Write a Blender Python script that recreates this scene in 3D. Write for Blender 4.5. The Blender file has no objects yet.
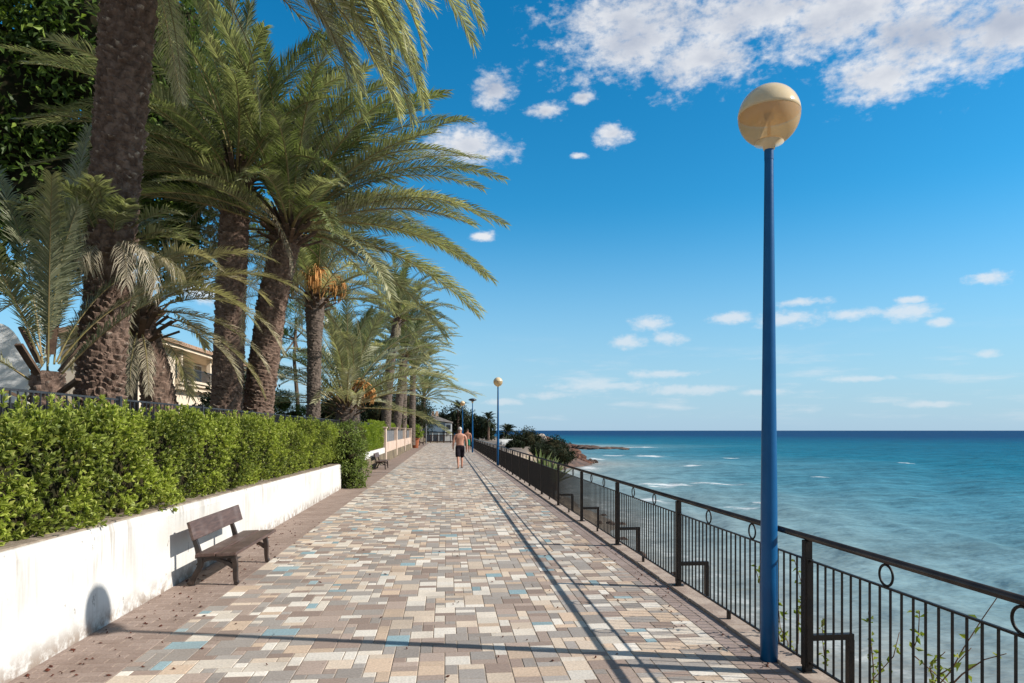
import bpy, math, random
import numpy as np
from mathutils import Vector, Matrix, noise as mnoise

random.seed(11)
RNG = np.random.default_rng(11)
S = bpy.context.scene
COL = S.collection
R = math.radians

# ------------------------------------------------------------------ camera
F, H, YAW, HY = 683.0, 1.7, math.atan(66 / 683.0), 430.5
cam = bpy.data.cameras.new('camera')
cam.sensor_width = 36.0
cam.lens = F / 1024 * 36
cam.shift_y = (HY - 341.5) / 1024
cam.clip_start, cam.clip_end = 0.05, 60000
camo = bpy.data.objects.new('camera', cam)
COL.objects.link(camo)
camo.location = (0, 0, H)
camo.rotation_euler = (R(90), 0, -YAW)
S.camera = camo
ca, sa = math.cos(YAW), math.sin(YAW)


def ray(px, py):
    d, e = (px - 512) / F, (HY - py) / F
    return sa + d * ca, ca - d * sa, e          # per unit of depth


def at_z(px, py, z=0.0):
    rx, ry, e = ray(px, py)
    t = (z - H) / e
    return Vector((rx * t, ry * t, z))


def at_x(px, py, x):
    rx, ry, e = ray(px, py)
    t = x / rx
    return Vector((x, ry * t, H + e * t))


def at_y(px, py, Y):
    rx, ry, e = ray(px, py)
    t = Y / ry
    return Vector((rx * t, Y, H + e * t))


# ------------------------------------------------------------------ helpers
def link(o, parent=None):
    COL.objects.link(o)
    if parent is not None:
        o.parent = parent
    return o


def tag(o, label=None, cat=None, group=None, kind=None):
    if label: o['label'] = label
    if cat: o['category'] = cat
    if group: o['group'] = group
    if kind: o['kind'] = kind
    return o


def empty(name, loc=(0, 0, 0), rz=0.0):
    o = bpy.data.objects.new(name, None)
    o.empty_display_size = 0.2
    link(o)
    o.location = loc
    o.rotation_euler = (0, 0, rz)
    return o


def copy_tree(o, parent=None):
    c = o.copy()
    COL.objects.link(c)
    if parent is not None:
        c.parent = parent
    for ch in list(o.children):
        copy_tree(ch, c)
    return c


class MB:
    def __init__(s):
        s.v, s.f, s.m, s.t, s.n = [], [], [], [], 0

    def add(s, verts, faces, mat=0, tint=0.0):
        verts = np.asarray(verts, dtype=float).reshape(-1, 3)
        n = s.n
        s.v.append(verts)
        s.t.append(np.broadcast_to(np.asarray(tint, dtype=float), (len(verts),)))
        s.f.extend([tuple(i + n for i in f) for f in faces])
        s.m.extend([mat] * len(faces))
        s.n += len(verts)

    def obox(s, c, ax, ay, az, mat=0, tint=0.0):
        """box from centre and three half-axis vectors"""
        c, ax, ay, az = (np.array(q, dtype=float) for q in (c, ax, ay, az))
        vs = [c + i * ax + j * ay + k * az for k in (-1, 1) for j in (-1, 1) for i in (-1, 1)]
        s.add(vs, [(0, 2, 3, 1), (4, 5, 7, 6), (0, 1, 5, 4), (2, 6, 7, 3), (0, 4, 6, 2), (1, 3, 7, 5)], mat, tint)

    def box(s, x0, y0, z0, x1, y1, z1, mat=0, tint=0.0):
        s.obox(((x0 + x1) / 2, (y0 + y1) / 2, (z0 + z1) / 2), ((x1 - x0) / 2, 0, 0), (0, (y1 - y0) / 2, 0), (0, 0, (z1 - z0) / 2), mat, tint)

    def bar(s, a, b, w, h, mat=0, up=(0, 0, 1)):
        a, b = np.array(a, float), np.array(b, float)
        d = b - a
        L = np.linalg.norm(d); d /= L
        u = np.array(up, float)
        sx = np.cross(d, u)
        if np.linalg.norm(sx) < 1e-5:
            sx = np.cross(d, (0, 1, 0))
        sx /= np.linalg.norm(sx)
        u = np.cross(sx, d)
        s.obox((a + b) / 2, sx * w / 2, d * L / 2, u * h / 2, mat)

    def tube(s, pts, rad, sides=8, mat=0, cap=True, tint=0.0):
        P = np.array([tuple(p) for p in pts], float)
        n = len(P)
        rad = np.broadcast_to(np.asarray(rad, float), (n,))
        T = np.gradient(P, axis=0)
        T /= np.maximum(np.linalg.norm(T, axis=1, keepdims=True), 1e-9)
        ref = np.array((0, 0, 1.0)) if abs(T[0][2]) < .9 else np.array((1.0, 0, 0))
        A = np.cross(T[0], ref); A /= np.linalg.norm(A)
        vs = []
        for i in range(n):
            A = A - T[i] * A.dot(T[i]); A /= max(np.linalg.norm(A), 1e-9)
            B = np.cross(T[i], A)
            for k in range(sides):
                w = 2 * math.pi * k / sides
                vs.append(P[i] + rad[i] * (A * math.cos(w) + B * math.sin(w)))
        fs = [(i * sides + k, i * sides + (k + 1) % sides, (i + 1) * sides + (k + 1) % sides, (i + 1) * sides + k) for i in range(n - 1) for k in range(sides)]
        if cap:
            fs.append(tuple(range(sides))[::-1]); fs.append(tuple((n - 1) * sides + k for k in range(sides)))
        s.add(vs, fs, mat, tint)

    def lathe(s, prof, sides=24, c=(0, 0, 0), mat=0):
        vs = [(c[0] + r * math.cos(2 * math.pi * k / sides), c[1] + r * math.sin(2 * math.pi * k / sides), c[2] + z) for r, z in prof for k in range(sides)]
        fs = [(i * sides + k, i * sides + (k + 1) % sides, (i + 1) * sides + (k + 1) % sides, (i + 1) * sides + k) for i in range(len(prof) - 1) for k in range(sides)]
        s.add(vs, fs, mat)

    def build(s, name, mats, parent=None, smooth=False, tint=False, bevel=0.0):
        me = bpy.data.meshes.new(name)
        V = np.concatenate(s.v) if s.v else np.zeros((0, 3))
        me.from_pydata(V.tolist(), [], s.f)
        for m in (mats if isinstance(mats, (list, tuple)) else [mats]):
            me.materials.append(m)
        me.polygons.foreach_set('material_index', np.array(s.m, dtype=np.int32))
        if smooth:
            me.polygons.foreach_set('use_smooth', np.ones(len(s.f), dtype=bool))
        if tint:
            a = me.attributes.new('tint', 'FLOAT', 'POINT')
            a.data.foreach_set('value', np.concatenate(s.t).astype(np.float32))
        me.update()
        o = bpy.data.objects.new(name, me)
        link(o, parent)
        if bevel:
            b = o.modifiers.new('bevel', 'BEVEL')
            b.width = bevel; b.segments = 2; b.limit_method = 'ANGLE'
        return o


# ------------------------------------------------------------------ materials
class NT:
    """small node-tree builder"""
    def __init__(s, tree):
        s.t = tree

    def n(s, typ, **kw):
        nd = s.t.nodes.new(typ)
        for k, v in kw.items():
            setattr(nd, k, v)
        return nd

    def put(s, sock, v):
        if v is None: return
        if isinstance(v, bpy.types.NodeSocket):
            s.t.links.new(v, sock)
        else:
            if sock.type == 'RGBA' and not isinstance(v, (int, float)) and len(v) == 3:
                v = (*v, 1)
            sock.default_value = v

    def math(s, op, a, b=None, c=None, clamp=False):
        nd = s.n('ShaderNodeMath', operation=op, use_clamp=clamp)
        for i, v in enumerate((a, b, c)):
            s.put(nd.inputs[i], v)
        return nd.outputs[0]

    def vmath(s, op, a, b=None, out=0):
        nd = s.n('ShaderNodeVectorMath', operation=op)
        s.put(nd.inputs[0], a)
        if b is not None: s.put(nd.inputs[1], b)
        return nd.outputs[out]

    def mix(s, f, a, b, blend='MIX'):
        nd = s.n('ShaderNodeMix', data_type='RGBA', blend_type=blend)
        s.put(nd.inputs[0], f); s.put(nd.inputs[6], a); s.put(nd.inputs[7], b)
        return nd.outputs[2]

    def noise(s, vec, scale, detail=5, rough=.55, out=0):
        nd = s.n('ShaderNodeTexNoise')
        if vec is not None: s.put(nd.inputs['Vector'], vec)
        nd.inputs['Scale'].default_value = scale
        nd.inputs['Detail'].default_value = detail
        nd.inputs['Roughness'].default_value = rough
        return nd.outputs[out]

    def ramp(s, fac, stops, interp='LINEAR'):
        nd = s.n('ShaderNodeValToRGB')
        cr = nd.color_ramp
        cr.interpolation = interp
        while len(cr.elements) < len(stops):
            cr.elements.new(0.5)
        for e, (p, c) in zip(cr.elements, stops):
            e.position = p
            e.color = (c, c, c, 1) if isinstance(c, (int, float)) else (*c, 1)
        s.put(nd.inputs[0], fac)
        return nd.outputs[0]

    def smooth(s, v, a, b, lo=0.0, hi=1.0):
        nd = s.n('ShaderNodeMapRange', interpolation_type='SMOOTHSTEP')
        s.put(nd.inputs[0], v)
        nd.inputs[1].default_value, nd.inputs[2].default_value = a, b
        nd.inputs[3].default_value, nd.inputs[4].default_value = lo, hi
        return nd.outputs[0]


def new_mat(name):
    m = bpy.data.materials.new(name)
    m.use_nodes = True
    b = NT(m.node_tree)
    p = m.node_tree.nodes['Principled BSDF']
    return m, b, p


def bump(b, p, h, strength=.5, dist=.01):
    nd = b.n('ShaderNodeBump')
    nd.inputs['Strength'].default_value = strength
    nd.inputs['Distance'].default_value = dist
    b.put(nd.inputs['Height'], h)
    b.put(p.inputs['Normal'], nd.outputs[0])


def mat(name, c1, c2=None, scale=4.0, rough=.8, spec=.3, metal=0.0, bmp=0.0, bscale=40.0, world=False, stretch=None):
    m, b, p = new_mat(name)
    if world:
        vec = b.n('ShaderNodeNewGeometry').outputs['Position']
    else:
        vec = b.n('ShaderNodeTexCoord').outputs['Object']
    if stretch:
        vec = b.vmath('MULTIPLY', vec, stretch)
    if c2 is None:
        c2 = tuple(c * .82 for c in c1)
    f = b.smooth(b.noise(vec, scale), .35, .65)
    b.put(p.inputs['Base Color'], b.mix(f, c1, c2))
    p.inputs['Roughness'].default_value = rough
    p.inputs['Specular IOR Level'].default_value = spec
    p.inputs['Metallic'].default_value = metal
    if bmp:
        bump(b, p, b.noise(vec, bscale, 6, .65), bmp, .02)
    return m


def leaf_mat(name, c1, c2, c3=None, trans=.3, var=.5, rough=.5, spec=.35):
    """c1..c2 by the tint attribute (leaf age), random per leaf; part of the light passes through"""
    m, b, p = new_mat(name)
    tint = b.n('ShaderNodeAttribute', attribute_name='tint').outputs['Fac']
    rnd = b.n('ShaderNodeNewGeometry').outputs['Random Per Island']
    col = b.mix(tint, c1, c2)
    if c3:
        col = b.mix(b.smooth(b.math('ADD', rnd, 0), .80, 1.0), col, c3)
    v = b.math('MULTIPLY_ADD', b.math('FRACT', b.math('MULTIPLY', rnd, 37.7)), var, 1 - var / 2)
    hsv = b.n('ShaderNodeHueSaturation')
    b.put(hsv.inputs['Color'], col); b.put(hsv.inputs['Value'], v)
    b.put(p.inputs['Base Color'], hsv.outputs[0])
    p.inputs['Roughness'].default_value = rough
    p.inputs['Specular IOR Level'].default_value = spec
    tr = b.n('ShaderNodeBsdfTranslucent')
    warm = b.mix(1.0, hsv.outputs[0], (1.10, 1.2, .60), 'MULTIPLY')
    b.put(tr.inputs['Color'], warm)
    mx = b.n('ShaderNodeMixShader')
    mx.inputs[0].default_value = trans
    m.node_tree.links.new(p.outputs[0], mx.inputs[1])
    m.node_tree.links.new(tr.outputs[0], mx.inputs[2])
    out = m.node_tree.nodes['Material Output']
    m.node_tree.links.new(mx.outputs[0], out.inputs[0])
    return m


M = {}
M['iron'] = mat('black_iron', (.006, .006, .007), (.015, .011, .009), 9, .5, .25, bmp=.15, bscale=70)
M['rust_iron'] = mat('brown_iron', (.03, .018, .014), (.07, .035, .022), 6, .55, .4, bmp=.2, bscale=60)
M['bench_iron'] = mat('bench_iron', (.022, .016, .014), (.05, .03, .022), 9, .5, .5, bmp=.2, bscale=50)
M['steel_rail'] = mat('rail_paint', (.035, .032, .034), (.07, .058, .052), 5, .22, .6, metal=.5)
M['blue_paint'] = mat('blue_paint', (.003, .078, .225), (.005, .095, .255), 3, .38, .28, bmp=.06, bscale=30)
M['kerb'] = mat('kerb_concrete', (.42, .34, .28), (.30, .23, .19), 5, .9, .2, bmp=.4, bscale=30, world=True)
M['joint'] = mat('joint_sand', (.36, .29, .225), (.24, .19, .15), 6, .95, .1, bmp=.3, bscale=90, world=True)
M['soil'] = mat('soil', (.10, .07, .045), (.16, .12, .075), 1.2, .95, .1, bmp=.5, bscale=14, world=True)
M['villa'] = mat('villa_render', (.74, .62, .48), (.68, .56, .43), .6, .9, .2)
M['villa_trim'] = mat('villa_trim', (.74, .62, .47), (.64, .52, .38), 1.5, .85, .2)
M['white_render'] = mat('white_render', (.82, .82, .80), (.78, .78, .76), 1.3, .9, .2)
M['roof_tile'] = mat('roof_tile', (.46, .29, .19), (.56, .38, .27), 3, .85, .2)
M['dark_opening'] = mat('dark_glass', (.03, .035, .04), (.06, .06, .06), 2, .2, .5)
M['house_blue'] = mat('house_blue', (.22, .29, .35), (.19, .25, .31), .8, .85, .2)
M['roof_grey'] = mat('roof_grey', (.42, .38, .34), (.34, .30, .27), 2, .85, .2)
M['pink_wall'] = mat('pink_wall', (.58, .45, .36), (.48, .36, .29), 1.6, .9, .2, bmp=.3, bscale=16)
M['grey_panel'] = mat('grey_panel', (.14, .14, .15), (.19, .19, .19), 2, .7, .3)
M['terracotta'] = mat('terracotta', (.34, .11, .05), (.27, .09, .045), 4, .85, .2)
M['fence_paint'] = mat('fence_paint', (.025, .027, .032), (.04, .042, .048), 5, .5, .4)
M['fence_cloth'] = mat('fence_screen', (.012, .013, .015), (.02, .02, .022), 8, .9, .1)
M['rock_red'] = mat('red_rock', (.165, .085, .058), (.085, .05, .04), 1.6, .95, .15, bmp=.8, bscale=5)
M['rock_dark'] = mat('dark_rock', (.075, .055, .048), (.13, .09, .07), 1.2, .95, .15, bmp=.8, bscale=4)
M['rock_pale'] = mat('pale_rock', (.42, .36, .30), (.28, .22, .18), 1.6, .95, .15, bmp=.8, bscale=5)
M['bark'] = mat('grey_bark', (.16, .12, .09), (.09, .065, .05), 6, .95, .1, bmp=.7, bscale=18)
M['twig'] = mat('twig', (.13, .075, .05), (.20, .13, .085), 10, .9, .1)
M['dead_leaf'] = mat('dead_leaf', (.11, .035, .022), (.05, .018, .012), 30, .9, .1)
M['skin'] = mat('skin', (.52, .27, .19), (.46, .22, .15), 5, .6, .35)
M['skin_tan'] = mat('tanned_skin', (.42, .20, .13), (.36, .16, .10), 5, .6, .35)
M['white_hair'] = mat('white_hair', (.62, .58, .54), (.5, .46, .42), 30, .8, .2)
M['dark_hair'] = mat('dark_hair', (.03, .02, .015), (.05, .035, .025), 30, .7, .3)
M['black_cloth'] = mat('black_cloth', (.012, .010, .014), (.022, .017, .022), 12, .9, .1)
M['green_cloth'] = mat('green_cloth', (.03, .20, .13), (.025, .16, .11), 9, .9, .1)
M['sandal'] = mat('sandal', (.05, .035, .03), (.08, .055, .045), 12, .8, .2)
M['lamp_metal'] = mat('lamp_dark_metal', (.02, .02, .022), (.035, .035, .04), 9, .4, .5)
M['lamp_stem'] = mat('lamp_inner_stem', (.28, .20, .12), (.22, .15, .09), 9, .6, .3)
M['fruit'] = mat('fruit_strand', (.58, .31, .11), (.48, .22, .07), 14, .7, .2)
M['stub'] = mat('leaf_stub', (.15, .10, .07), (.085, .055, .04), 8, .9, .1, bmp=.4, bscale=40)
M['rachis'] = mat('rachis', (.20, .17, .06), (.26, .19, .09), 3, .6, .3)
M['frond'] = leaf_mat('palm_leaflet', (.130, .162, .062), (.62, .57, .41), trans=.33, var=.9, rough=.27, spec=1.0)
M['frond_grey'] = leaf_mat('grey_green_leaflet', (.17, .185, .11), (.40, .35, .22), trans=.25, var=.5, rough=.4, spec=.5)
M['frond_fan'] = leaf_mat('dry_leaflet', (.27, .25, .14), (.56, .48, .36), trans=.3, var=.5, rough=.55)
M['hedge_leaf'] = leaf_mat('hedge_leaf', (.095, .13, .028), (.40, .46, .085), (.50, .50, .14), trans=.32, var=.5, rough=.5, spec=.4)
M['hedge_bright'] = leaf_mat('clipped_hedge_leaf', (.15, .22, .025), (.30, .37, .045), trans=.32, var=.4)
M['ivy_leaf'] = leaf_mat('bush_leaf', (.085, .125, .028), (.26, .32, .075), trans=.3, var=.5)
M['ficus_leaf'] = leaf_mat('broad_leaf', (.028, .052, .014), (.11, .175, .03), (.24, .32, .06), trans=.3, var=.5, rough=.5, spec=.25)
M['pine_leaf'] = leaf_mat('needle', (.06, .105, .03), (.15, .21, .045), trans=.2, var=.4, rough=.6)
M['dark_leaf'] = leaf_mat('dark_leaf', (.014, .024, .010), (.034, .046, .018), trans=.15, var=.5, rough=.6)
M['agave'] = leaf_mat('agave_leaf', (.15, .20, .085), (.26, .29, .13), trans=.2, var=.3, rough=.5)
M['weed_leaf'] = leaf_mat('weed_leaf', (.16, .22, .03), (.30, .32, .05), trans=.4, var=.4)
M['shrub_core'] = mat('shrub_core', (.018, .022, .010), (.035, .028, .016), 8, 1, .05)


def trunk_mat(name, ca_, cb_, cc_):
    m, b, p = new_mat(name)
    vec = b.n('ShaderNodeTexCoord').outputs['Object']
    geo = b.n('ShaderNodeAttribute', attribute_name='tint').outputs['Fac']
    n1 = b.noise(vec, 9, 6, .65)
    col = b.mix(b.smooth(n1, .35, .68), ca_, cb_)
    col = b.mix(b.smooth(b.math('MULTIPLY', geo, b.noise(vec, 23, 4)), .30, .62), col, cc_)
    b.put(p.inputs['Base Color'], col)
    p.inputs['Roughness'].default_value = .95
    p.inputs['Specular IOR Level'].default_value = .15
    bump(b, p, b.noise(b.vmath('MULTIPLY', vec, (1, 1, .45)), 48, 6, .7), .9, .02)
    return m


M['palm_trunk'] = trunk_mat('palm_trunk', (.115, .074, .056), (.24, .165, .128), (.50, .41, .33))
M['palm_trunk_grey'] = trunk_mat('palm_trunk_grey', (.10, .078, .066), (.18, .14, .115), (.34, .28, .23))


def make_paver_mat():
    m, b, p = new_mat('paver_mosaic')
    g = b.n('ShaderNodeNewGeometry')
    r, pos = g.outputs['Random Per Island'], g.outputs['Position']
    col = b.ramp(r, [(0, (.305, .268, .238)), (.15, (.35, .312, .28)), (.27, (.30, .225, .185)), (.41, (.38, .295, .245)), (.535, (.55, .415, .305)), (.655, (.59, .48, .375)),
                     (.765, (.63, .555, .465)), (.87, (.68, .62, .54)), (.972, (.25, .35, .375)), (.990, (.30, .38, .39))], 'CONSTANT')
    v = b.math('MULTIPLY_ADD', b.math('FRACT', b.math('MULTIPLY', r, 91.3)), .26, .87)
    hsv = b.n('ShaderNodeHueSaturation')
    b.put(hsv.inputs['Color'], col); b.put(hsv.inputs['Value'], v)
    dirt = b.smooth(b.noise(pos, 1.1, 6, .65), .45, .75, 0, .38)
    c = b.mix(dirt, hsv.outputs[0], (.25, .20, .165))
    fine = b.smooth(b.noise(pos, 55, 5, .7), .3, .7, .80, 1.12)
    c2 = b.mix(1.0, c, fine, 'MULTIPLY')
    spots = b.smooth(b.noise(pos, 16, 3, .5), .70, .76, 0, .5)
    b.put(p.inputs['Base Color'], b.mix(spots, c2, (.14, .10, .085)))
    p.inputs['Roughness'].default_value = .82
    p.inputs['Specular IOR Level'].default_value = .25
    bump(b, p, b.noise(pos, 120, 4, .7), .25, .004)
    return m


def make_brick_mat(name, c1, c2):
    m, b, p = new_mat(name)
    g = b.n('ShaderNodeNewGeometry')
    r, pos = g.outputs['Random Per Island'], g.outputs['Position']
    col = b.mix(r, c1, c2)
    dirt = b.smooth(b.noise(pos, 1.6, 6, .65), .42, .72, 0, .45)
    c = b.mix(dirt, col, (.17, .115, .09))
    fine = b.smooth(b.noise(pos, 60, 5, .7), .3, .7, .78, 1.12)
    b.put(p.inputs['Base Color'], b.mix(1.0, c, fine, 'MULTIPLY'))
    p.inputs['Roughness'].default_value = .85
    p.inputs['Specular IOR Level'].default_value = .2
    bump(b, p, b.noise(pos, 110, 4, .7), .3, .004)
    return m


def make_wall_mat():
    m, b, p = new_mat('white_wall_paint')
    pos = b.n('ShaderNodeNewGeometry').outputs['Position']
    sep = b.n('ShaderNodeSeparateXYZ'); b.put(sep.inputs[0], pos)
    z = sep.outputs[2]
    base = b.mix(b.smooth(b.noise(pos, 1.2, 5), .4, .7), (.66, .645, .615), (.57, .55, .51))
    # vertical runs of dirt under the coping
    st = b.noise(b.vmath('MULTIPLY', pos, (1, 9, .7)), 1.0, 5, .65)
    patch = b.smooth(b.noise(b.vmath('MULTIPLY', pos, (1, .6, .8)), 1.3, 3), .40, .58)
    runs = b.math('MULTIPLY', b.math('MULTIPLY', b.smooth(st, .49, .63), patch), b.smooth(z, .25, .85, .35, 1.0))
    c = b.mix(runs, base, (.43, .395, .355))
    # chips and patches down to grey mortar
    ch = b.smooth(b.noise(b.vmath('MULTIPLY', pos, (1, 1.4, .8)), 5.0, 7, .7), .64, .67)
    c = b.mix(b.math('MULTIPLY', ch, .9), c, (.33, .31, .29))
    # splashed dirt along the foot
    ft = b.math('MULTIPLY', b.smooth(z, .0, .22, 1, 0), b.smooth(b.noise(pos, 7, 5, .7), .38, .6))
    c = b.mix(b.math('MULTIPLY', ft, .85), c, (.24, .175, .13))
    b.put(p.inputs['Base Color'], c)
    p.inputs['Roughness'].default_value = .9
    p.inputs['Specular IOR Level'].default_value = .2
    bump(b, p, b.noise(pos, 22, 7, .7), .35, .012)
    return m


def make_wood_mat():
    m, b, p = new_mat('bench_wood')
    vec = b.n('ShaderNodeTexCoord').outputs['Object']
    gr = b.noise(b.vmath('MULTIPLY', vec, (14, 1.2, 14)), 3, 7, .65)
    c = b.mix(b.smooth(gr, .35, .68), (.070, .042, .035), (.135, .082, .066))
    worn = b.smooth(b.noise(vec, 3.5, 5), .5, .75, 0, .55)
    b.put(p.inputs['Base Color'], b.mix(worn, c, (.19, .145, .13)))
    p.inputs['Roughness'].default_value = .5
    p.inputs['Specular IOR Level'].default_value = .4
    bump(b, p, gr, .3, .004)
    return m


M['paver'] = make_paver_mat()
M['brick_left'] = make_brick_mat('brown_brick', (.27, .20, .165), (.335, .255, .215))
M['brick_right'] = make_brick_mat('taupe_brick', (.30, .235, .21), (.36, .285, .255))
M['wall'] = make_wall_mat()
M['wood'] = make_wood_mat()


# ------------------------------------------------------------------ sky and sun
SUN_EL, SUN_AZ = R(35.5), R(-13.6)         # azimuth from +X towards +Y
sun = bpy.data.lights.new('sun', 'SUN')
sun.energy = 4.3
sun.angle = R(.5)
sun.color = (1.0, .945, .86)
so = link(bpy.data.objects.new('sun', sun))
sd = Vector((math.cos(SUN_EL) * math.cos(SUN_AZ), math.cos(SUN_EL) * math.sin(SUN_AZ), math.sin(SUN_EL)))
so.rotation_euler = sd.to_track_quat('Z', 'Y').to_euler()
so.location = (30, -8, 30)

CLOUDS = [  # pixel centre and pixel radii in the photograph, turned into azimuth and elevation
    (640, 28, 105, 62), (700, 60, 70, 40), (750, 15, 120, 40), (840, 15, 110, 50), (925, 35, 120, 62), (1010, 25, 110, 55), (880, 78, 60, 32), (1120, 5, 160, 60),
    (492, 88, 22, 22), (545, 112, 21, 12), (582, 98, 12, 7), (612, 134, 22, 12), (470, 147, 52, 20), (482, 236, 15, 6), (579, 156, 10, 4),
    (650, 323, 23, 8), (627, 342, 22, 8), (672, 338, 22, 8), (728, 318, 26, 7), (795, 318, 42, 10), (850, 314, 34, 7), (800, 302, 30, 6), (908, 312, 30, 9), (912, 299, 18, 5),
    (986, 279, 30, 9), (940, 322, 16, 5), (660, 374, 44, 5), (600, 386, 60, 6), (690, 390, 60, 6), (850, 379, 44, 4), (985, 354, 18, 5), (545, 396, 30, 5), (500, 402, 24, 4), (760, 392, 30, 4), (930, 404, 40, 4), (205, 292, 30, 14), (640, 375, 18, 5), (120, 260, 40, 25), (-80, 60, 120, 60), (1150, 330, 60, 12), (1300, 200, 90, 30)]


def dir_of(px, py):
    d = Vector(ray(px, py)).normalized()
    return math.atan2(d.x, d.y), math.asin(d.z)


def build_world():
    w = bpy.data.worlds.new('World')
    S.world = w
    w.use_nodes = True
    b = NT(w.node_tree)
    bg = w.node_tree.nodes['Background']
    sky = b.n('ShaderNodeTexSky', sky_type='NISHITA')
    sky.sun_disc = False
    sky.sun_elevation = SUN_EL
    sky.sun_rotation = math.atan2(sd.x, sd.y)
    sky.altitude = 0
    sky.air_density = 1.0
    sky.dust_density = .25
    sky.ozone_density = 3.0
    col = sky.outputs[0]
    # the photograph is developed with a deep saturated blue
    hsv = b.n('ShaderNodeHueSaturation')
    hsv.inputs['Saturation'].default_value = SKY_SAT
    hsv.inputs['Hue'].default_value = SKY_HUE
    b.put(hsv.inputs['Color'], col)
    col = b.mix(1.0, hsv.outputs[0], SKY_GAIN, 'MULTIPLY')
    dirv = b.n('ShaderNodeTexCoord').outputs['Generated']
    sep = b.n('ShaderNodeSeparateXYZ'); b.put(sep.inputs[0], dirv)
    az = b.math('ARCTAN2', sep.outputs[0], sep.outputs[1])
    el = b.math('ARCSINE', sep.outputs[2])
    # paler, slightly lavender air low over the sea
    low = b.smooth(el, -.03, .33, 1, 0)
    col = b.mix(b.math('MULTIPLY', low, LOW_MIX), col, LOW_COL)
    cmb = b.n('ShaderNodeCombineXYZ'); b.put(cmb.inputs[0], az); b.put(cmb.inputs[1], el)
    ae = cmb.outputs[0]
    best = None
    for (px, py, rx, ry) in CLOUDS:
        a0, e0 = dir_of(px, py)
        ra = abs(dir_of(px + rx, py)[0] - dir_of(px - rx, py)[0]) / 2
        re = abs(dir_of(px, py - ry)[1] - dir_of(px, py + ry)[1]) / 2
        v = b.vmath('SUBTRACT', ae, (a0, e0, 0))
        v = b.vmath('MULTIPLY', v, (1 / ra, 1 / re, 0))
        l = b.vmath('LENGTH', v, out=1)
        best = l if best is None else b.math('MINIMUM', best, l)
    field = b.math('SUBTRACT', 1.0, best)
    wv = b.vmath('MULTIPLY', ae, (1.0, 1.7, 1.0))
    n1 = b.noise(wv, 11, 11, .60)
    n2 = b.noise(wv, 42, 8, .62)
    n4 = b.noise(wv, 95, 6, .6)
    nn = b.math('MULTIPLY', b.math('SUBTRACT', n4, .5), .9)
    nn = b.math('ADD', nn, b.math('ADD', b.math('MULTIPLY', b.math('SUBTRACT', n1, .5), 2.5), b.math('MULTIPLY', b.math('SUBTRACT', n2, .5), 1.9)))
    dens = b.math('ADD', b.math('MULTIPLY', field, 1.25), nn)
    mask = b.smooth(dens, -.15, 1.05)
    # grey broken cloud added over the unseen sky to give a neutral fill light
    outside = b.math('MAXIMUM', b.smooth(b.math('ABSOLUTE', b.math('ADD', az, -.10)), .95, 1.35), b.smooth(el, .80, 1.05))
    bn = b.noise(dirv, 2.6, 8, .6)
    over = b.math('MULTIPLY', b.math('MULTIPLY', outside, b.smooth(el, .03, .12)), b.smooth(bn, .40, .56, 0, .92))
    inner = b.smooth(b.math('ADD', b.math('MULTIPLY', field, 1.2), b.math('MULTIPLY', b.math('SUBTRACT', b.noise(b.vmath('ADD', wv, (3.1, .035, 0)), 14, 6), .5), 2.6)), .05, 1.6)
    thick = b.smooth(el, .28, .46)
    ccol = b.mix(b.math('MULTIPLY', inner, thick), CLOUD_LIT, CLOUD_GREY)
    col = b.mix(b.math('MULTIPLY', mask, b.smooth(el, .02, .30, .45, .96)), col, ccol)
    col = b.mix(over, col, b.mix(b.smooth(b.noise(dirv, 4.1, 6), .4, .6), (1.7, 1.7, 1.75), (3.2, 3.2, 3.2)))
    # thin veils near the horizon
    wn = b.noise(b.vmath('MULTIPLY', ae, (1.0, 6.0, 1.0)), 7, 7, .6)
    veil = b.math('MULTIPLY', b.smooth(wn, .50, .75, 0, .5), b.math('MULTIPLY', b.smooth(el, .0, .03), b.smooth(el, .05, .15, 1, 0)))
    col = b.mix(veil, col, CLOUD_LIT)
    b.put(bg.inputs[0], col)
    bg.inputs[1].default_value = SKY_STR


SKY_SAT, SKY_HUE, SKY_GAIN, SKY_STR = 1.40, .488, (.72, 1.09, 1.12), .10
LOW_MIX, LOW_COL = .88, (2.75, 4.0, 5.5)
CLOUD_LIT, CLOUD_GREY = (5.9, 6.0, 6.2), (3.3, 3.65, 4.4)
build_world()
S.view_settings.view_transform = 'Standard'
S.view_settings.look = 'None'
S.view_settings.gamma = 1
S.view_settings.exposure = .52
S.cycles.use_denoising = True
S.cycles.max_bounces = 6
S.cycles.diffuse_bounces = 3
S.cycles.transparent_max_bounces = 8


# ------------------------------------------------------------------ terrain
RX = 2.51                      # railing line
def smoothstep(a, b, x):
    t = min(max((x - a) / (b - a), 0), 1)
    return t * t * (3 - 2 * t)


def shore(Y):
    x = 5.6 + .05 * max(Y, 0)
    x += 8.5 * math.exp(-((Y - 88) / 16) ** 2) + 24 * math.exp(-((Y - 186) / 26) ** 2)
    if Y > 215: x -= (Y - 215) * .6
    return x + .5 * math.sin(Y * .23) + .3 * math.sin(Y * .61 + 1)


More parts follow.
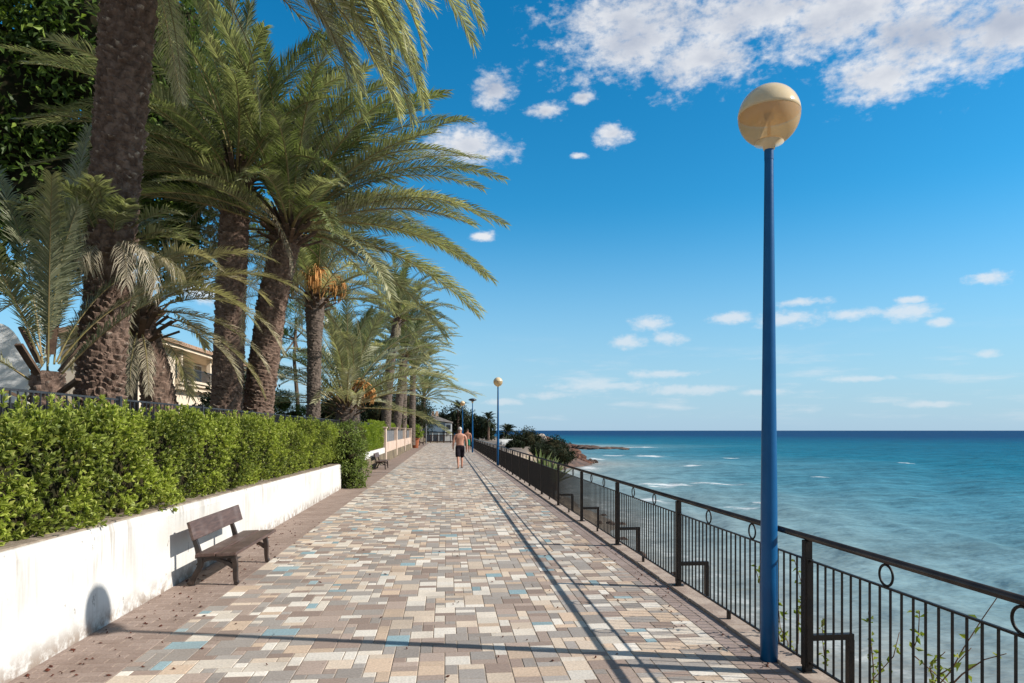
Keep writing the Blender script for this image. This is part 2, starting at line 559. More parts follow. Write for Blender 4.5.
def ground_z(x, Y):
    if x < -3.5: return .80 + (.25 * mnoise.noise((x * .3, Y * .3, 0)) if x < -4.5 else 0)
    if x < -3.22: return -.05 if Y < 20 else .5
    if x < 2.63: return -.05
    xs = shore(Y)
    top = -.55 + .45 * smoothstep(40, 62, Y)
    t = min(max((x - 2.64) / max(xs - 2.64, .5), 0), 1.6)
    k = .62 * smoothstep(45, 65, Y)
    t2 = max((t - k) / (1 - k), 0)
    z = top + (-2.62 - top) * (t2 ** .85 if t2 < 1 else t2)
    return max(z, -4.2) + .10 * mnoise.noise((x * 1.3, Y * 1.3, 3.)) * min(t * 4, 1) + .05 * mnoise.noise((x * 4, Y * 4, 9.)) * min(t * 4, 1)


SEA_Z = -2.6


def build_ground():
    xs = [-4000, -1500, -500, -200, -90, -50, -30, -20, -12, -8, -6, -4.6, -3.9, -3.52, -3.48, -3.24, -3.2, 0, 2.615, 2.64]
    xs += list(np.linspace(2.72, 8, 30)) + list(np.linspace(8.4, 26, 36)) + list(np.linspace(27, 60, 16)) + [90]
    ys = [-60, -20, -8, -2] + list(np.arange(0, 40, .4)) + list(np.arange(40, 120, 1.2)) + list(np.arange(120, 260, 4)) + [300, 400, 700, 1500, 4000]
    vs = [(x, y, ground_z(x, y)) for y in ys for x in xs]
    n = len(xs)
    fs = [(j * n + i, j * n + i + 1, (j + 1) * n + i + 1, (j + 1) * n + i) for j in range(len(ys) - 1) for i in range(n - 1)]
    m, b, p = new_mat('ground')
    pos = b.n('ShaderNodeNewGeometry').outputs['Position']
    sep = b.n('ShaderNodeSeparateXYZ'); b.put(sep.inputs[0], pos)
    soil = b.mix(b.smooth(b.noise(pos, .9, 6), .35, .65), (.11, .08, .05), (.19, .145, .09))
    sand = b.mix(b.smooth(b.noise(pos, 1.7, 7, .65), .38, .62), (.36, .28, .20), (.22, .165, .12))
    sand = b.mix(b.smooth(b.noise(pos, 5, 4, .6), .58, .66, 0, .7), sand, (.14, .11, .09))
    wet = b.mix(b.smooth(sep.outputs[2], -2.55, -2.15, 1, 0), sand, (.13, .105, .08))
    plat = b.mix(b.math('MULTIPLY', b.smooth(sep.outputs[1], 55, 62), b.smooth(sep.outputs[2], -.7, -.3)), wet, (.15, .12, .095))
    plat = b.mix(b.math('MULTIPLY', b.smooth(sep.outputs[1], 66, 76), b.smooth(sep.outputs[2], -.45, -.8)), plat, b.mix(b.smooth(b.noise(pos, .8, 6), .4, .6), (.075, .05, .04), (.15, .09, .065)))
    b.put(p.inputs['Base Color'], b.mix(b.smooth(sep.outputs[0], -1, 1), soil, plat))
    p.inputs['Roughness'].default_value = .95
    bump(b, p, b.noise(pos, 9, 7, .7), .7, .06)
    mb = MB(); mb.add(vs, fs)
    tag(mb.build('ground', m, smooth=True), kind='structure')


build_ground()


def build_sea():
    # a fan of rings about the bay, finer near the shore, out to the horizon
    rr = [2.0]
    while rr[-1] < 40000:
        rr.append(rr[-1] * (1.0175 if rr[-1] < 260 else 1.09))
    th = np.linspace(R(-32), R(70), 300)
    P, T = [], []
    g = np.random.default_rng(3)
    comps = []
    for k in range(26):
        wl = 1.0 * 1.27 ** (k % 13) * (1 + .2 * g.random())
        ang = R(62) + g.normal() * .38
        comps.append((2 * math.pi / wl * math.sin(ang + .9), 2 * math.pi / wl * math.cos(ang + .9), 0.0062 * wl ** .72, g.random() * 6.28))
    for r in rr:
        fade = 1 / (1 + (r / 220) ** 2)
        for t in th:
            x, y = 3 + r * math.sin(t), 2 + r * math.cos(t)
            h = 0.0
            dist = x - shore(y) if y < 900 else 900
            if fade > .02:
                for kx, ky, a, ph in comps:
                    h += a * math.sin(kx * x + ky * y + ph)
                h *= fade * min(max(dist / 3, .15), 1)
            P.append((x, y, SEA_Z + h))
            T.append(math.log10(max(dist, .5) + 1) / 4)
    n = len(th)
    fs = [(j * n + i, j * n + i + 1, (j + 1) * n + i + 1, (j + 1) * n + i) for j in range(len(rr) - 1) for i in range(n - 1)]
    m, b, p = new_mat('sea_water')
    pos = b.n('ShaderNodeNewGeometry').outputs['Position']
    d = b.n('ShaderNodeAttribute', attribute_name='tint').outputs['Fac']
    blot = b.math('MULTIPLY', b.math('SUBTRACT', b.noise(b.vmath('MULTIPLY', pos, (.35, 1, 1)), .09, 4, .5), .5), .055)
    dd = b.math('ADD', d, blot)
    lg = lambda m_: math.log10(m_ + 1) / 4
    col = b.ramp(dd, [(0, (.27, .265, .24)), (lg(3), (.235, .28, .28)), (lg(8), (.175, .275, .30)), (lg(20), (.068, .198, .255)), (lg(48), (.010, .132, .202)), (lg(140), (.002, .100, .176)), (lg(420), (.001, .044, .126)), (1, (.001, .024, .090))])
    # patches of weed and sand on the shallow bottom
    wd = b.smooth(b.noise(b.vmath('MULTIPLY', pos, (.6, 1, 1)), .33, 6, .65), .52, .74, 0, .18)
    shal = b.smooth(dd, lg(8), lg(40), 1, 0)
    col = b.mix(b.math('MULTIPLY', wd, shal), col, (.085, .115, .12))
    h1 = b.noise(b.vmath('MULTIPLY', pos, (.55, 1, 1)), 1.15, 3, .5)
    h2 = b.noise(b.vmath('MULTIPLY', pos, (.5, 1, 1)), .24, 3, .5)
    h3 = b.noise(b.vmath('MULTIPLY', pos, (.35, 1, 1)), .04, 3, .5)
    h0 = b.noise(b.vmath('MULTIPLY', pos, (.40, 1, 1)), 3.4, 2, .5)
    hh = b.math('ADD', b.math('ADD', b.math('MULTIPLY_ADD', h0, .13, b.math('MULTIPLY', h1, .46)), b.math('MULTIPLY', h2, .75)), b.math('MULTIPLY', h3, 1.5))
    # light and dark streaks of the ripples, painted into the body colour
    rip = b.noise(b.vmath('MULTIPLY', pos, (.16, 1.0, 1)), .62, 5, .72)
    col = b.mix(b.smooth(d, lg(3), lg(40), .45, 1.0), col, b.mix(1.0, col, b.smooth(rip, .30, .70, .70, 1.32), 'MULTIPLY'))
    # breakers: crests of foam at fixed places in the bay
    foam = None
    sv = b.vmath('MULTIPLY', pos, (1, 1, 0))
    for (px, py, rx, ry) in BREAKERS:
        q = at_z(px, py, SEA_Z)
        zc = (H - SEA_Z) * F / (py - HY)
        wx = rx / F * zc
        wy = ry / (py - HY) * zc
        v = b.vmath('SUBTRACT', sv, (q.x, q.y, 0))
        v = b.vmath('MULTIPLY', v, (1 / wx, 1 / wy, 0))
        l = b.vmath('LENGTH', v, out=1)
        foam = l if foam is None else b.math('MINIMUM', foam, l)
    fn = b.noise(b.vmath('MULTIPLY', pos, (.5, 1.0, 1)), 1.1, 8, .7)
    fm = b.smooth(b.math('ADD', b.math('SUBTRACT', 1.0, foam), b.math('MULTIPLY', b.math('SUBTRACT', fn, .5), 3.2)), .30, .80)
    # the lace along the shoreline
    ed = b.math('ADD', b.math('SUBTRACT', d, lg(1.3)), b.math('MULTIPLY', b.math('SUBTRACT', b.noise(pos, .35, 6, .65), .5), .22))
    lace = b.math('MULTIPLY', b.smooth(b.math('ABSOLUTE', ed), .0, .035, 1, 0), b.smooth(b.noise(pos, 2.2, 7, .7), .42, .62))
    fo = b.math('MAXIMUM', b.math('MULTIPLY', fm, .8), b.math('MULTIPLY', lace, .35))
    # a wind-roughened sea: body colour plus a limited sheen of reflected sky (wave slopes keep the far water dark)
    b.put(p.inputs['Base Color'], b.mix(fo, col, (.70, .72, .72)))
    p.inputs['Roughness'].default_value = .9
    p.inputs['Specular IOR Level'].default_value = 0
    gl = b.n('ShaderNodeBsdfGlossy')
    gl.inputs['Roughness'].default_value = .16
    gl.inputs['Color'].default_value = (1, 1, 1, 1)
    fres = b.n('ShaderNodeFresnel'); fres.inputs['IOR'].default_value = 1.33
    ms = b.n('ShaderNodeMixShader')
    b.put(ms.inputs[0], b.math('MULTIPLY', b.math('MINIMUM', fres.outputs[0], .30), b.math('SUBTRACT', .26, b.math('MULTIPLY', fo, .24))))
    m.node_tree.links.new(p.outputs[0], ms.inputs[1]); m.node_tree.links.new(gl.outputs[0], ms.inputs[2])
    m.node_tree.links.new(ms.outputs[0], m.node_tree.nodes['Material Output'].inputs[0])
    bump(b, p, hh, .95, .6)
    nrm = p.inputs['Normal'].links[0].from_socket
    m.node_tree.links.new(nrm, gl.inputs['Normal']); m.node_tree.links.new(nrm, fres.inputs['Normal'])
    mb = MB(); mb.add(P, fs, 0, T)
    tag(mb.build('sea', m, smooth=True, tint=True), kind='structure')


BREAKERS = [(614, 455, 13, 1.3), (650, 456.5, 26, 1.2), (640, 447.5, 26, .9), (668, 486, 30, 2.6), (720, 484, 40, 1.6), (742, 508, 24, 3.2), (765, 504, 18, 2.2), (650, 498, 18, 4), (590, 468, 14, 2), (597, 459, 10, 1.6), (690, 466, 18, .7), (820, 478, 16, .7), (905, 463, 14, .5), (730, 458, 14, .5)]
build_sea()


# ------------------------------------------------------------------ pavement
Y0, Y1 = 2.6, 93.0


def paver(mb, x0, y0, x1, y1, mat_, full):
    g = .0028
    x0 += g; y0 += g; x1 -= g; y1 -= g
    dz = (RNG.random() - .5) * .0016
    if full:
        c = .0035
        vs = [(x0, y0, -.0045), (x1, y0, -.0045), (x1, y1, -.0045), (x0, y1, -.0045), (x0 + c, y0 + c, dz), (x1 - c, y0 + c, dz), (x1 - c, y1 - c, dz), (x0 + c, y1 - c, dz)]
        mb.add(vs, [(4, 5, 6, 7), (0, 1, 5, 4), (1, 2, 6, 5), (2, 3, 7, 6), (3, 0, 4, 7)], mat_)
    else:
        mb.add([(x0, y0, dz), (x1, y0, dz), (x1, y1, dz), (x0, y1, dz)], [(0, 1, 2, 3)], mat_)


def left_edge(Y):              # foot of the walls on the garden side
    return -2.915 - .0065 * Y if Y < 20.4 else -3.24


def build_pavement():
    mb = MB()
    u = .095
    xa, nx = -2.29, 47
    ny = int((Y1 - Y0) / u)
    taken = np.zeros((ny + 4, nx), dtype=bool)
    sizes = [((2, 1), .36), ((2, 2), .27), ((1, 1), .13), ((1, 2), .09), ((3, 2), .09), ((2, 3), .06)]
    cum = np.cumsum([w for _, w in sizes])
    for j in range(ny):
        for i in range(nx):
            if taken[j, i]: continue
            w, h = sizes[int(np.searchsorted(cum, RNG.random() * cum[-1]))][0]
            while i + w > nx or taken[j, i:i + w].any():
                w -= 1
            taken[j:j + h, i:i + w] = True
            y = Y0 + j * u
            paver(mb, xa + i * u, y, xa + (i + w) * u, y + h * u, 0, y < 30)
    xr = xa + nx * u
    y = Y0; row = 0
    while y < Y1:                       # soldier rows by the railing and a brown strip by the walls
        for k in range(1):
            paver(mb, xr, y, xr + .13, y + u, 2, y < 30)
            paver(mb, xr + .13, y, 2.415, y + u, 2, y < 30)
        x = xa; le = left_edge(y)
        off = (row % 2) * .1
        first = True
        while x > le + .01:
            w = .2 if not first else .2 - off
            first = False
            x0 = max(x - w, le)
            paver(mb, x0, y, x, y + u, 1, y < 30)
            x = x0
        y += u; row += 1
    mb.add([(-3.3, Y0 - 2, -.0035), (2.42, Y0 - 2, -.0035), (2.42, Y1 + .3, -.0035), (-3.3, Y1 + .3, -.0035)], [(0, 1, 2, 3)], 3)
    tag(mb.build('pavement', [M['paver'], M['brick_left'], M['brick_right'], M['joint']]), kind='structure')
    k = MB()
    y = 0.0
    while y < Y1 + .4:                  # kerb stones under the railing
        k.box(2.42, y + .003, -.4, 2.63, min(y + .95, Y1 + .4) - .003, .018 + .004 * RNG.random())
        y += .95
    tag(k.build('kerb', M['kerb'], bevel=.008), kind='structure')


build_pavement()


# ------------------------------------------------------------------ railing
def build_railing():
    root = empty('railing', (RX, 0, 0))
    tag(root, 'long black iron railing with round handrail and ring ornaments along the sea edge', 'railing')
    PY = [4.55 + 2.655 * k for k in range(-2, 33)]
    ya, yb = PY[0], PY[-1]
    t = MB(); t.tube([(0, ya - .3, .957), (0, (ya + yb) / 2, .957), (0, yb + .05, .957)], .022, 14)
    t.build('handrail', M['steel_rail'], root, smooth=True)
    pm = bm = gm = rm = None
    for k, y in enumerate(PY):
        if pm is None:
            p = MB()
            p.box(-.026, -.026, .0, .026, .026, .935)
            p.box(-.05, -.05, .018, .05, .05, .027)
            post = p.build('post', M['iron'], root, bevel=.003)
            br = MB()
            br.box(.028, -.022, .235, .335, .022, .275)
            br.box(.295, -.0225, -.6, .337, .0225, .2345)
            brace = br.build('brace', M['iron'], post)
            pm = post
        else:
            post = pm.copy(); COL.objects.link(post); post.parent = root
            c = brace.copy(); COL.objects.link(c); c.parent = post
        post.location = (0, y, 0)
        if k == len(PY) - 1: break
        if gm is None:
            g = MB()
            a, z1, z0, L = .042, .806, .085, 2.655
            g.box(-.008, a, z1 - .012, .008, L - a, z1)
            g.box(-.008, a, z0, .008, L - a, z0 + .014)
            for e in (a, L - a):
                g.box(-.02, e - .005, z0 - .03, .02, e + .005, z1 + .002)
            nb = 26
            for q in range(1, nb + 1):
                yy = a + (L - 2 * a) * q / (nb + 1)
                g.box(-.0068, yy - .0028, z0 + .014, .0068, yy + .0028, z1 - .012)
            g.box(-.012, L / 2 - .02, .0, .012, L / 2 + .02, z0)
            gm = g.build('baluster_panel', M['iron'], root)
            gg = gm
            r = MB()
            cz = (.807 + .933) / 2
            pts = [(0, .060 * math.sin(w), cz + .060 * math.cos(w)) for w in np.linspace(0, 2 * math.pi, 25)]
            r.tube(pts, .0075, 6, cap=False)
            rm = r.build('ring', M['iron'], root, smooth=True)
            rr = rm
        else:
            gg = gm.copy(); COL.objects.link(gg); gg.parent = root
            rr = rm.copy(); COL.objects.link(rr); rr.parent = root
        gg.location = (0, y, 0)
        rr.location = (0, y + .86, 0)
        r2 = rm.copy(); COL.objects.link(r2); r2.parent = root
        r2.location = (0, y + 1.795, 0)


build_railing()


# ------------------------------------------------------------------ lamps
def globe_mats():
    m, b, p = new_mat('globe_cap')
    vec = b.n('ShaderNodeTexCoord').outputs['Object']
    b.put(p.inputs['Base Color'], b.mix(b.smooth(b.noise(vec, 4), .35, .65), (.74, .60, .39), (.66, .51, .31)))
    p.inputs['Roughness'].default_value = .14
    m2, b, p = new_mat('globe_bowl')
    vec = b.n('ShaderNodeTexCoord').outputs['Object']
    c = b.mix(b.smooth(b.noise(vec, 3.5), .3, .7), (.74, .55, .32), (.68, .56, .40))
    b.put(p.inputs['Base Color'], c)
    p.inputs['Roughness'].default_value = .10
    p.inputs['IOR'].default_value = 1.45
    tr = b.n('ShaderNodeBsdfTransparent')
    b.put(tr.inputs['Color'], (.90, .72, .48, 1))
    tl = b.n('ShaderNodeBsdfTranslucent')
    b.put(tl.inputs['Color'], (.86, .62, .34, 1))
    m1 = b.n('ShaderNodeMixShader'); m1.inputs[0].default_value = .45
    m3 = b.n('ShaderNodeMixShader'); m3.inputs[0].default_value = .40
    L = m2.node_tree.links
    L.new(p.outputs[0], m1.inputs[1]); L.new(tl.outputs[0], m1.inputs[2])
    L.new(m1.outputs[0], m3.inputs[1]); L.new(tr.outputs[0], m3.inputs[2])
    L.new(m3.outputs[0], m2.node_tree.nodes['Material Output'].inputs[0])
    return m, m2


M['globe_cap'], M['globe_bowl'] = globe_mats()


def lamp_pole(root, h):
    p = MB()
    p.lathe([(0, -.02), (.0625, -.02), (.061, .6), (.0585, 1.2), (.0315, h - .05), (.0315, h)], 24)
    p.build('pole', M['blue_paint'], root, smooth=True)
    b = MB()
    b.lathe([(.034, h - .10), (.034, h - .01), (.03, h)], 20)
    b.build('pole_cap', M['blue_paint'], root)


def make_globe_lamp(loc, label):
    root = empty('street_lamp', loc)
    tag(root, label, 'street lamp', 'blue lamp posts along the railing')
    gz, r = 4.03, .222
    lamp_pole(root, gz - r - .005)
    zc = gz
    n = 14
    th0 = math.acos(.012 / r)
    cap = MB()
    cap.lathe([(max(r * math.sin(t), .0005), gz + r * math.cos(t)) for t in np.linspace(0.01, th0, n)] + [(r * math.sin(th0) - .006, gz + .010), (.02, gz + .012)], 40)
    cap.build('globe_cap', M['globe_cap'], root, smooth=True)
    bowl = MB()
    bowl.lathe([((r - .002) * math.sin(t), gz + (r - .002) * math.cos(t)) for t in np.linspace(th0 + .015, math.pi - .32, 22)], 40)
    bo = bowl.build('globe_bowl', M['globe_bowl'], root, smooth=True)
    st = MB()
    st.lathe([(.012, gz - r + .03), (.012, gz - .02), (.03, gz - .025), (.034, gz + .005)], 14)
    st.build('bulb_stem', M['lamp_stem'], bo, smooth=True)
    co = MB()
    co.lathe([(.034, gz - r - .03), (.040, gz - r - .028), (.046, gz - r + .002), (.105, gz - r + .020), (.098, gz - r + .034), (.01, gz - r + .036)], 30)
    co.build('collar', M['globe_cap'], root, smooth=True)
    return root


lp = at_z(769, 660)
lamp = make_globe_lamp(lp, 'tall blue lamp post with amber globe at the near end of the railing')
for (px, py, lab) in ((498, 466, 'blue lamp post with pale globe some way down the railing, before the flat-topped lamp'),
                      (462.5, 450.3, 'small distant globe lamp at the far end of the promenade beside the blue house')):
    c = copy_tree(lamp)
    q = at_z(px, py)
    c.location = q
    c['label'] = lab


def hat_lamp(loc):
    root = empty('street_lamp', loc)
    tag(root, 'blue lamp post with a flat dark metal hat in place of a globe', 'street lamp', 'blue lamp posts along the railing')
    lamp_pole(root, 3.95)
    h = MB()
    h.lathe([(.03, 3.93), (.07, 3.95), (.30, 4.03), (.33, 4.07), (.20, 4.16), (.001, 4.19)], 24)
    h.build('lamp_hat', M['lamp_metal'], root, smooth=True)
    b = MB()
    b.lathe([(.001, 3.80), (.07, 3.83), (.09, 3.90), (.06, 3.96)], 16)
    b.build('lamp_bulb', M['globe_cap'], root, smooth=True)


hat_lamp(at_z(472.5, 452.5))


# ------------------------------------------------------------------ walls on the garden side
def wall_strip(name, ya, yb, xf, th, ztop, mats, label, parts=None):
    root = empty(name, (xf(ya), ya, 0))
    tag(root, label, 'wall')
    m = MB()
    n = max(int((yb - ya) / .35), 2)
    ys = np.linspace(ya, yb, n + 1)
    zs = [-.1, .0, .25, .5, .75, 1.0]
    vs, fs = [], []
    for y in ys:
        zt = ztop(y)
        pr = [(xf(y), -.1)] + [(xf(y) + .006 * mnoise.noise((y * 1.7, t * 3, 4)), t * (zt - .012)) for t in (.2, .45, .7, .93)]
        pr += [(xf(y) - .012, zt - .002), (xf(y) - .03, zt + .004 * mnoise.noise((y * 3, 0, 1))), (xf(y) - th, zt), (xf(y) - th, -.1)]
        vs += [(x - xf(ya), y - ya, z) for x, z in pr]
    k = 9
    for j in range(n):
        for i in range(k - 1):
            fs.append((j * k + i, (j + 1) * k + i, (j + 1) * k + i + 1, j * k + i + 1))
    fs.append(tuple(range(k))); fs.append(tuple(n * k + i for i in range(k))[::-1])
    m.add(vs, fs)
    m.build('wall_body', mats[0], root)
    c = MB()
    vs, fs = [], []
    for y in ys:
        zt = ztop(y)
        x0 = xf(y) - .035 + .012 * mnoise.noise((y * 4, 2, 2)); x1 = xf(y) - th + .004
        vs += [(x - xf(ya), y - ya, z) for x, z in ((x0, zt - .01), (x0 - .004, zt + .014), (x1, zt + .016), (x1, zt - .01))]
    for j in range(n):
        for i in range(3):
            fs.append((j * 4 + i, (j + 1) * 4 + i, (j + 1) * 4 + i + 1, j * 4 + i + 1))
    fs.append((0, 1, 2, 3)); fs.append((n * 4 + 3, n * 4 + 2, n * 4 + 1, n * 4))
    c.add(vs, fs)
    c.build('coping', mats[1], root)
    return root


M['coping'] = mat('worn_coping', (.34, .28, .22), (.20, .155, .12), 6, .95, .1, bmp=.5, bscale=40, world=True)
wall_strip('retaining_wall', 1.0, 20.3, lambda y: -2.915 - .0065 * y, .30, lambda y: .935 - .0108 * y, (M['wall'], M['coping']), 'long white stained retaining wall under the leafy hedge on the left')
wall_strip('garden_wall', 27.6, 37.2, lambda y: -3.27, .30, lambda y: .78, (M['wall'], M['coping']), 'shorter white wall behind the second bench below the clipped hedge')


def pink_wall():
    root = empty('boundary_wall', (-3.27, 37.3, 0))
    tag(root, 'pinkish rendered wall with pillars and grey screen panels towards the far end', 'wall')
    L = 36.0
    m = MB(); m.box(-.3, 0, -.1, 0, L, 1.05)
    m.build('wall_body', M['pink_wall'], root, bevel=.01)
    ys = [0.2, 8.5, 17.5, 27.0, L - .3]
    for y in ys:
        p = MB(); p.box(-.36, y - .25, -.1, .06, y + .25, 1.82); p.box(-.40, y - .29, 1.823, .10, y + .29, 1.90)
        p.build('pillar', M['pink_wall'], root, bevel=.01)
    for a, b in zip(ys, ys[1:]):
        q = MB()
        q.box(-.17, a + .26, 1.053, -.13, b - .26, 1.68)
        for k in range(int((b - a) / .5)):
            y = a + .3 + k * .5
            q.box(-.18, y, 1.053, -.12, y + .05, 1.72)
        q.build('screen_panel', M['grey_panel'], root)


pink_wall()


# metal fence behind the hedge: top at 2.08 m
def fence():
    root = empty('garden_fence', (-3.9, 3.0, .8))
    tag(root, 'dark metal bar fence with black screening behind the hedge', 'fence')
    L, zt = 42.0, 1.28
    s = MB(); s.box(-.035, 0, .0, -.029, L, zt - .13)
    s.build('screen', M['fence_cloth'], root)
    y = 0.0
    while y < L - .1:
        b = MB()
        W = 2.8
        for z in (.05, .45, .85, zt - .01):
            b.box(-.008, y + .03, z - .011, .008, y + W - .03, z + .011)
        k = int(W / .115)
        for i in range(k):
            yy = y + .05 + i * .115
            b.box(-.005, yy - .006, .0, .0095, yy + .006, zt)
        b.build('bar_panel', M['fence_paint'], root)
        p = MB(); p.box(-.025, y - .025, -.1, .025, y + .025, zt + .03)
        p.build('fence_post', M['fence_paint'], root)
        y += W


fence()


# ------------------------------------------------------------------ foliage makers
def unit(a):
    return a / np.maximum(np.linalg.norm(a, axis=-1, keepdims=True), 1e-9)


def add_leaves(mb, P, D, Nn, L, W, tint, mat_=0, fold=.25):
    """leaf blades: base P, direction D, blade normal Nn, length L, width W: two faces folded along the midrib"""
    n = len(P)
    L = np.broadcast_to(L, (n,))[:, None]; W = np.broadcast_to(W, (n,))[:, None]
    D = unit(D)
    Sd = unit(np.cross(D, Nn)); Nn = np.cross(Sd, D)
    mid = P + D * L * .52
    a = mid + Sd * W * .5 + Nn * W * fold
    c = mid - Sd * W * .5 + Nn * W * fold
    tip = P + D * L - Nn * L * .10
    V = np.stack([P, a, tip, c], 1).reshape(-1, 3)
    idx = np.arange(n)[:, None] * 4 + mb.n
    mb.v.append(V)
    mb.t.append(np.repeat(np.broadcast_to(tint, (n,)), 4))
    F_ = np.concatenate([idx + np.array([[0, 1, 2]]), idx + np.array([[0, 2, 3]])])
    mb.f.extend(map(tuple, F_.tolist()))
    mb.m.extend([mat_] * len(F_))
    mb.n += 4 * n


def rand_dirs(n, up=0.0):
    v = RNG.normal(size=(n, 3))
    v[:, 2] += up
    return unit(v)


def rosettes(mb, P, N, k, L, W, tint, spread=.9):
    """sprigs: k leaves fanned about each normal N at P"""
    n = len(P)
    A = unit(np.cross(N, rand_dirs(n)))
    B = np.cross(N, A)
    for j in range(k):
        w = 2 * math.pi * (j / k) * 1.0 + j * 2.4 + RNG.random(n) * .5
        lean = spread * (.45 + .55 * (j / k)) * (1 + .25 * RNG.normal(size=n))
        rad = A * np.cos(w)[:, None] + B * np.sin(w)[:, None]
        D = unit(N * np.cos(lean)[:, None] + rad * np.sin(lean)[:, None])
        off = N * ((1 - j / k) * L * .55)
        add_leaves(mb, P + off, D, unit(N * 1.0 - rad * .6), L * (.75 + .5 * RNG.random(n)), W * (.8 + .4 * RNG.random(n)), np.clip(tint + .12 * RNG.normal(size=n) + .25 * (1 - j / k), 0, 1))


def n3(P, s, seed=0.0):
    return np.array([mnoise.noise((p[0] * s + seed, p[1] * s + seed * 1.7, p[2] * s - seed)) for p in P])


def hedge(name, label, ya, yb, xf, depth, zb, zt, dens, leaf, mats, wild=.13, k=8, stems=True):
    root = empty(name, (xf(ya), ya, zb))
    tag(root, label, 'hedge')
    ox, oy, oz = xf(ya), ya, zb
    hh = zt - zb
    per = hh + depth
    n = int((yb - ya) * per * dens)
    # denser close to the camera
    y = ya + (yb - ya) * RNG.random(n) ** 1.35
    u = RNG.random(n) * per
    P = np.zeros((n, 3)); N = np.zeros((n, 3))
    fr = u < hh
    xfy = np.array([xf(q) for q in y])
    r = .22
    P[:, 1] = y
    P[:, 0] = np.where(fr, xfy, xfy - (u - hh))
    P[:, 2] = np.where(fr, zb + u, zt)
    N[:, 0] = np.where(fr, 1, .25); N[:, 2] = np.where(fr, .45, 1)
    nearc = np.clip(1 - np.where(fr, hh - u, u - hh) / r, 0, 1)     # round the shoulder
    P[:, 0] -= np.where(fr, .10 * nearc ** 2, 0); P[:, 2] -= np.where(fr, 0, .10 * nearc ** 2)
    low = np.clip(1 - u / .25, 0, 1) * fr
    P[:, 0] -= .06 * low
    b = n3(P, 1.7, 1.3) * wild + n3(P, 4.3, 5.) * wild * .75
    N = unit(N + RNG.normal(size=(n, 3)) * .38)
    P += N * b[:, None] * np.array([1, .3, 1.0])
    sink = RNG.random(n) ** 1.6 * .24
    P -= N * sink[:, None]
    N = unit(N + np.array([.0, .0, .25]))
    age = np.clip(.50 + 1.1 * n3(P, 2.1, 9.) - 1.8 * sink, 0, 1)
    P -= np.array([ox, oy, oz])
    mb = MB()
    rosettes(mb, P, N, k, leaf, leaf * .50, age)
    # loose shoots standing out of the top
    ns = int((yb - ya) * 14)
    sp = np.zeros((ns, 3)); sp[:, 1] = RNG.random(ns) * (yb - ya); sp[:, 0] = np.array([xf(oy + q) for q in sp[:, 1]]) - ox - RNG.random(ns) * depth
    sp[:, 2] = hh + RNG.random(ns) * .20 - .03
    for lev in range(3):
        rosettes(mb, sp + np.array([0, 0, -.05 * lev]), unit(rand_dirs(ns) * .5 + np.array([.1, 0, 1])), k, leaf * 1.05, leaf * .45, np.full(ns, .75 - .15 * lev))
    mb.build('foliage', mats, root, tint=True)
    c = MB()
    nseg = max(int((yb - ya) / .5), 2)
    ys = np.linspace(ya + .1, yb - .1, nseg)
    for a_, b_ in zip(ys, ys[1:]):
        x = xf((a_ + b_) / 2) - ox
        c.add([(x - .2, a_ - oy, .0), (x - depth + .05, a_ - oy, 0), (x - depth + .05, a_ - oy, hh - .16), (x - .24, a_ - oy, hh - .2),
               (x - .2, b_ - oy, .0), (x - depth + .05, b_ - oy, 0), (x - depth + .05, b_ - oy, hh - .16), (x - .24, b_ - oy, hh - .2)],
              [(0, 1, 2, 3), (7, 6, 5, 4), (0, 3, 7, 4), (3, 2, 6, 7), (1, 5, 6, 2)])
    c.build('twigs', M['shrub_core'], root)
    return root


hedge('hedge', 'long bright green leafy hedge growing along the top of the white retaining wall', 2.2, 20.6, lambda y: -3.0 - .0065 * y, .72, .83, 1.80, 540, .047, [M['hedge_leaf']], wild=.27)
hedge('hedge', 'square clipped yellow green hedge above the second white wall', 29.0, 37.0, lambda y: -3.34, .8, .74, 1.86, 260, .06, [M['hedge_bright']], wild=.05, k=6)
hedge('hedge', 'low green hedge showing over the pinkish wall and its grey panels', 38.0, 72.0, lambda y: -3.75, .6, .8, 2.02, 60, .11, [M['hedge_bright']], wild=.08, k=5)


